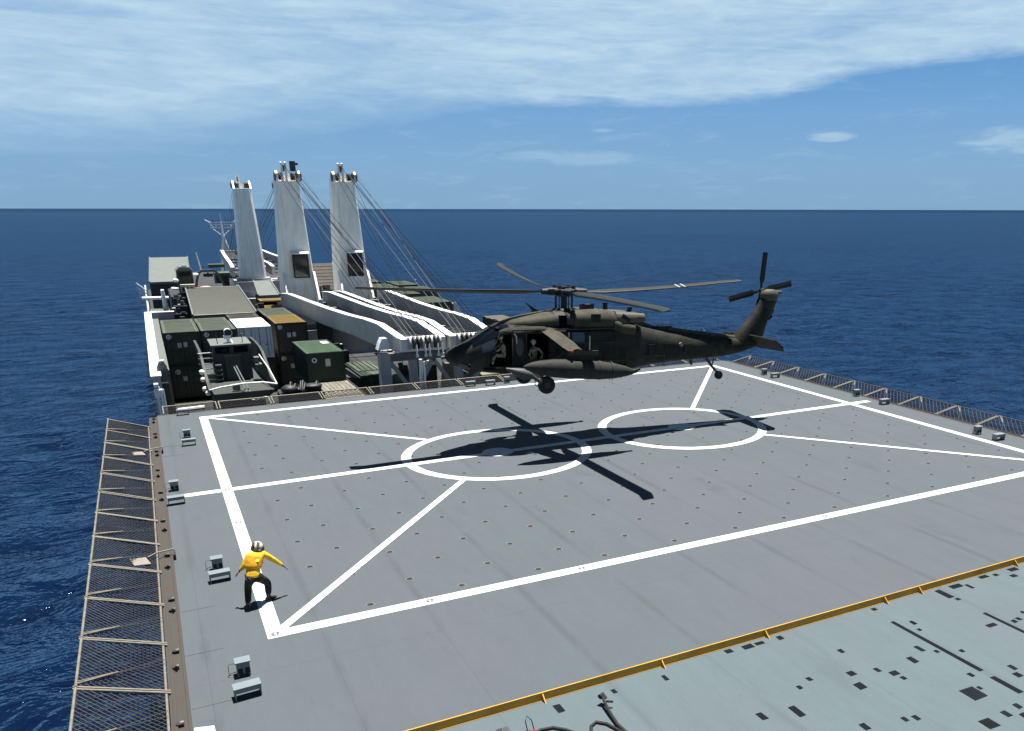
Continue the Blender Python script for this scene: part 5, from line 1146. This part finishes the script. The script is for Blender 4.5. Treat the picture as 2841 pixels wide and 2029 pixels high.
for i in range(6): d.b2(-2.0, -1.15, -.1, .0, .45-.34*i, .50-.34*i)
d.build('ladder', m_lug, t)
d = MB(); d.tube([(-1.85, -5.2, -.95), (-1.2, -5.25, -.82), (0, -5.3, -.70), (1.1, -5.3, -.72), (1.9, -5.2, -.92)], .05, 8); d.tube([(1.9, -5.2, -.92), (1.75, -3.6, -.3), (1.5, -1.0, .3)], .035, 6); d.build('bow_rail', m_lug, t)
d = MB(); d.tube([(.1, -5.5, -1.2), (-.25, -3.6, .05)], .045, 6); d.tube([(.3, -5.5, -1.2), (-.12, -3.6, .1)], .045, 6); d.box((-.35, -4.6, -1.0), (.4, .4, .35)); d.build('bow_fitting', m_panel, t)
d = MB(); d.tube([(.3, -6.2, -1.55), (1.15, -6.2, -1.48)], .07, 8); d.build('tow_bar', m_lug, t)
for (xx, yy, zz) in ((-2.0, -2.2, -.35), (-2.0, -2.6, -.75), (-2.0, -3.3, -1.2), (-1.9, -4.2, -1.3)): d = MB(); fender(d, (xx, yy, zz), .17, .16); d.build('fender', m_lug, t)
d = MB()
for i in range(4): d.b2(-1.1, -.75, -.6, -.2, -.35-.3*i, -.25-.3*i)
d.b2(1.2, 1.6, -1.2, -.4, -.7, -.3); d.b2(1.2, 1.5, -.9, -.3, -.2, .1); d.build('deck_gear', m_panel, t)
t = thing('workboat', 'distant workboat with dark wheelhouse window and beige engine box in front of the pale ramp', 'workboat', (3.55, 100, 0))
d = MB(); d.b2(-1.6, 1.8, 0, 10, -4.7, .6); d.build('hull', m_boatdark, t, .1)
w_ = MB(); w_.prism([(-.68, .6), (.68, .6), (.75, 2.2), (.70, 3.1), (-.70, 3.1), (-.75, 2.2)], 'y', 0, 2.4); w_ = w_.build('wheelhouse', m_boatdark, t, .04)
d = MB(); d.b2(-.5, .5, -.03, 0, 2.55, 2.95); d.build('window', m_glass, w_)
d = MB(); d.prism([(-.85, 3.1), (.85, 3.1), (.5, 3.45), (-.4, 3.5)], 'y', -.25, 2.5); d.tube([(-.2, .4, 3.5), (.3, .4, 3.5)], .16, 8); d.build('roof', m_panel, w_)
d = MB(); d.b2(-.6, .75, -1.2, -.1, 1.0, 1.8); en = d.build('engine_box', mat('beige_paint', (.40, .36, .26)), t)
d = MB()
for xx in (-.4, .0, .4): d.b2(xx-.08, xx+.12, -1.22, -1.19, 1.15, 1.55)
d.build('vent', m_dark, en)
for q_ in (((-1.1, -.3, 1.4), .4, .18), ((-.9, -.2, 2.2), .3, .2), ((.95, .2, 2.7), .35, .14)): d = MB(); fender(d, *q_); d.build('fender', m_lug, t)
t = thing('workboat', 'distant workboat with pale arched gantry and pink bundle behind the ribbed ramp', 'workboat', (6.3, 110, 0))
d = MB(); d.b2(-1.7, 2.0, 0, 9, -4.7, .3); d.build('hull', m_boatdark, t, .1)
d = MB(); pts_ = [(-1.5, 0, .3), (-1.25, .1, 1.4), (-.95, .15, 2.2), (-.6, .2, 2.4), (.6, .2, 2.4), (.95, .15, 2.2), (1.35, .1, 1.2), (1.65, 0, .3)]
for a, b in zip(pts_[:-1], pts_[1:]): d.bar(a, b, .26, .26, (0, 1, 0))
d.build('arched_gantry', m_panel, t)
d = MB(); d.tube([(-.5, .3, 1.9), (.5, .3, 1.9)], .18, 10); d.tube([(0, .3, 2.2), (0, .3, 1.7)], .1, 8); d.build('winch', m_dark, t)
d = MB(); ell(d, (-.55, -1.2, .55), .75, .5, .30, 12, 8); ell(d, (.35, -1.3, .5), .5, .5, .22, 12, 8); d.build('bundle', m_pink, t)
d = MB(); d.tube([(-.65, .5, 2.4), (-.9, .5, 4.4)], [.09, .05], 8); d.build('antenna', m_lug, t)
d = MB(); d.b2(1.0, 2.9, 14, 15.5, 1.9, 2.3); d.b2(1.4, 3.2, 11, 14, 1.0, 1.4); d.build('awning', m_sage, t)
d = MB(); d.b2(1.5, 3.0, 11.5, 15, -4, 1.0); d.build('deck_machinery', m_dark, t)

# deck machinery between the boats: pallets, drums and vents
def clutter(x, y, z, lab, k):
    t = thing('deck_machinery', lab, 'machinery', (x, y, z))
    d = MB(); rnd = random.Random(k); d.b2(-.6, .6, -.5, .5, -4.7-z, 0); d.build('pallet', m_dark, t)
    for i in range(5):
        d = MB(); a, b, c = rnd.uniform(-.5, .4), rnd.uniform(-.4, .4), rnd.uniform(.15, .6)
        if i % 2: d.tube([(a, b, 0), (a+rnd.uniform(-.1, .1), b, c)], rnd.uniform(.08, .2), 10)
        else: d.box((a, b, c/2), (rnd.uniform(.2, .5), .3, c))
        d.build('unit', (m_boatgrey, m_lug, m_dgrey, m_panel, m_dark)[(i+k) % 5], t)
clutter(2.2, 88, .1, 'jumble of grey and white deck gear left of the ribbed ramp, near end', 1)
clutter(2.5, 93, .3, 'jumble of dark deck gear left of the ribbed ramp, middle', 2)
clutter(2.7, 98, .6, 'pale drums left of the ribbed ramp, far end', 3)
clutter(2.6, 83, -.2, 'white and grey hoses at the lower left corner of the ribbed ramp', 4)
clutter(9.0, 86.5, .3, 'pale deck gear at the lower right corner of the ribbed ramp', 5)
clutter(16.6, 96, 1.0, 'dark winch between the two near cranes', 6)
clutter(8.7, 104, .6, 'grey deck gear right of the pink bundle', 7)
clutter(14.6, 57, -1.2, 'white ventilator and gear seen through the jib rest', 8)
clutter(16.8, 60, -1.4, 'dark gear behind the braces of the jib rest, near the helicopter nose', 9)
clutter(12.3, 68, -1.2, 'dark rigging gear under the left crane jib', 10)
clutter(13.4, 80, 1.0, 'dark winch on the deck between the jib beams of the left crane', 11)
t = thing('rubber_cover_heap', 'heap of dark covers and hoses between the workboat and the deep green container', 'heap', (7.2, 54, -1.25))
d = MB()
for i in range(6): ell(d, (random.uniform(-.7, .9), random.uniform(-.5, .5), random.uniform(-.1, .25)), random.uniform(.3, .6), .5, random.uniform(.15, .35), 10, 6)
d.build('covers', m_dark, t)
d = MB()
for i in range(7): a = random.uniform(-.9, .9); d.tube([(a, -.6, .1), (a+.15, -.3, .4+random.uniform(0, .2)), (a+.4, .1, .2)], .05, 6)
d.build('hoses', m_dgrey, t)
d = MB(); d.b2(-1.2, 1.3, -.8, .8, -3.2, -.1); d.build('base', m_dark, t)
t = thing('green_vehicle', 'green covered vehicle low behind the right side of the jib rest', 'vehicle', (14.3, 53.5, -4.7))
d = MB(); d.loft([sup(0, .9, 1.0, 3.3)]) if False else d.prism([(-.9, .8), (.9, .8), (1.0, 2.4), (.7, 3.3), (-.6, 3.3), (-1.0, 2.4)], 'y', 0, 4.0); d.build('body', m_green, t, .1)
for yy in (.8, 3.2):
    for s in (-1, 1): d = MB(); d.tube([(s*.85, yy, .45), (s*1.05, yy, .45)], .45, 16); d.build('wheel', m_black, t)
d = MB(); d.b2(-.5, .5, -.02, 0, 2.5, 3.0); d.build('windscreen', m_glass, t)
t = thing('tarpaulin_stack', 'pale beige flat covers under the helicopter nose behind the bow edge net', 'cover', (20.0, 52, -4.7))
d = MB(); d.prism([(-3.2, 0), (5.5, 0), (5.5, 3.9), (-2.6, 3.7)], 'y', 0, 6); d.build('covers', mat('beige_cover', (.24, .23, .17), .9), t, .05)
t = thing('handrail', 'white handrail run seen through the jib rest braces', 'rail', (13.2, 58, 0))
for z in (.1, -.35): d = MB(); d.tube([(0, 0, z), (5.6, 0, z-.05)], .05, 6); d.build('rail', m_lug, t)
for x in (0, 1.4, 2.8, 4.2, 5.6): d = MB(); d.tube([(x, 0, .1), (x, 0, -4.7)], .04, 6); d.build('post', m_lug, t)
t = thing('starboard_plate', 'white triangular plate for a sunlit container side at the right end of the crane jibs', 'plate', (26.35, 82.7, 0))
d = MB(); d.prism([(0, .45), (.25, .40), (1.3, -1.4), (0, -1.4)], 'y', 0, .15); d.b2(0, .1, .15, 5, -4.7, .3); d.build('plate', m_white, t)  # white plate added where a container side catches the sun
# starboard bulwark
t = thing('starboard_bulwark', 'low grey bulwark along the starboard side beyond the cargo', 'bulwark')
d = MB(); d.b2(X1-.35, X1-.05, 46, 170, -4.95, -3.6); d.build('wall', m_grey, t)
t = thing('port_forward_bulwark', 'low grey bulwark along the port side forward of the white one', 'bulwark')
d = MB(); d.b2(X0+.05, X0+.3, 86.5, 170, -4.95, -3.4); d.build('wall', m_grey, t)
# deck cargo plateau (hatch covers)
t = thing('hatch_cover', 'grey hatch cover under the far cargo forward of the far cranes', 'hatch cover', (15.6, 150, -4.7))
d = MB(); d.b2(-11, 11, -16, 30, 0, 2.6); d.build('cover', m_cargo, t, .1)
# bow mast
t = thing('foremast', 'white lattice foremast with a winged platform at the bow', 'mast', (15.7, 205, -4.7))
d = MB(); d.tube([(0, 0, 5.2), (0, 0, 11.2)], [.32, .14], 10); d.tube([(0, 0, 11), (0, 0, 12.8)], .05, 6); d.build('pole', m_white, t)
for a, b in (((-1.35, -1, 0), (0, 0, 8.4)), ((1.9, -1, 0), (0, 0, 8.4)), ((0, 2.5, 0), (0, 0, 8.4))):
    d = MB(); d.tube([a, Vector(a).lerp(Vector(b), .5)+Vector((0, 0, .3)), b], [.34, .24, .2], 10); d.build('leg', m_white, t)
d = MB()
for z in (9.9, 10.5, 11.0): d.bar((-2.1, -.6, z), (2.2, -.6, z), .12, .12); d.bar((-2.1, .6, z), (2.2, .6, z), .12, .12)
for x in (-2.1, -1.1, 0, 1.1, 2.2): d.bar((x, -.6, 9.8), (x, -.6, 11.0), .10, .10); d.bar((x, -.6, 10), (x, .6, 10), .1, .1)
for s in (-1, 1): d.tube([(s*.1, 0, 8.2), (s*2.0, 0, 9.9)], .09, 6); d.tube([(s*2.1, 0, 10.9), (s*3.1, 0, 11.5)], .10, 6); d.tube([(s*1.6, 0, 10.0), (s*3.1, 0, 11.5)], .08, 6)
d.build('platform', m_white, t)
d = MB()
for x in (-1.6, -.6, .8, 1.7): d.box((x, 0, 11.3), (.3, .3, .35))
d.build('lamp', m_panel, t)
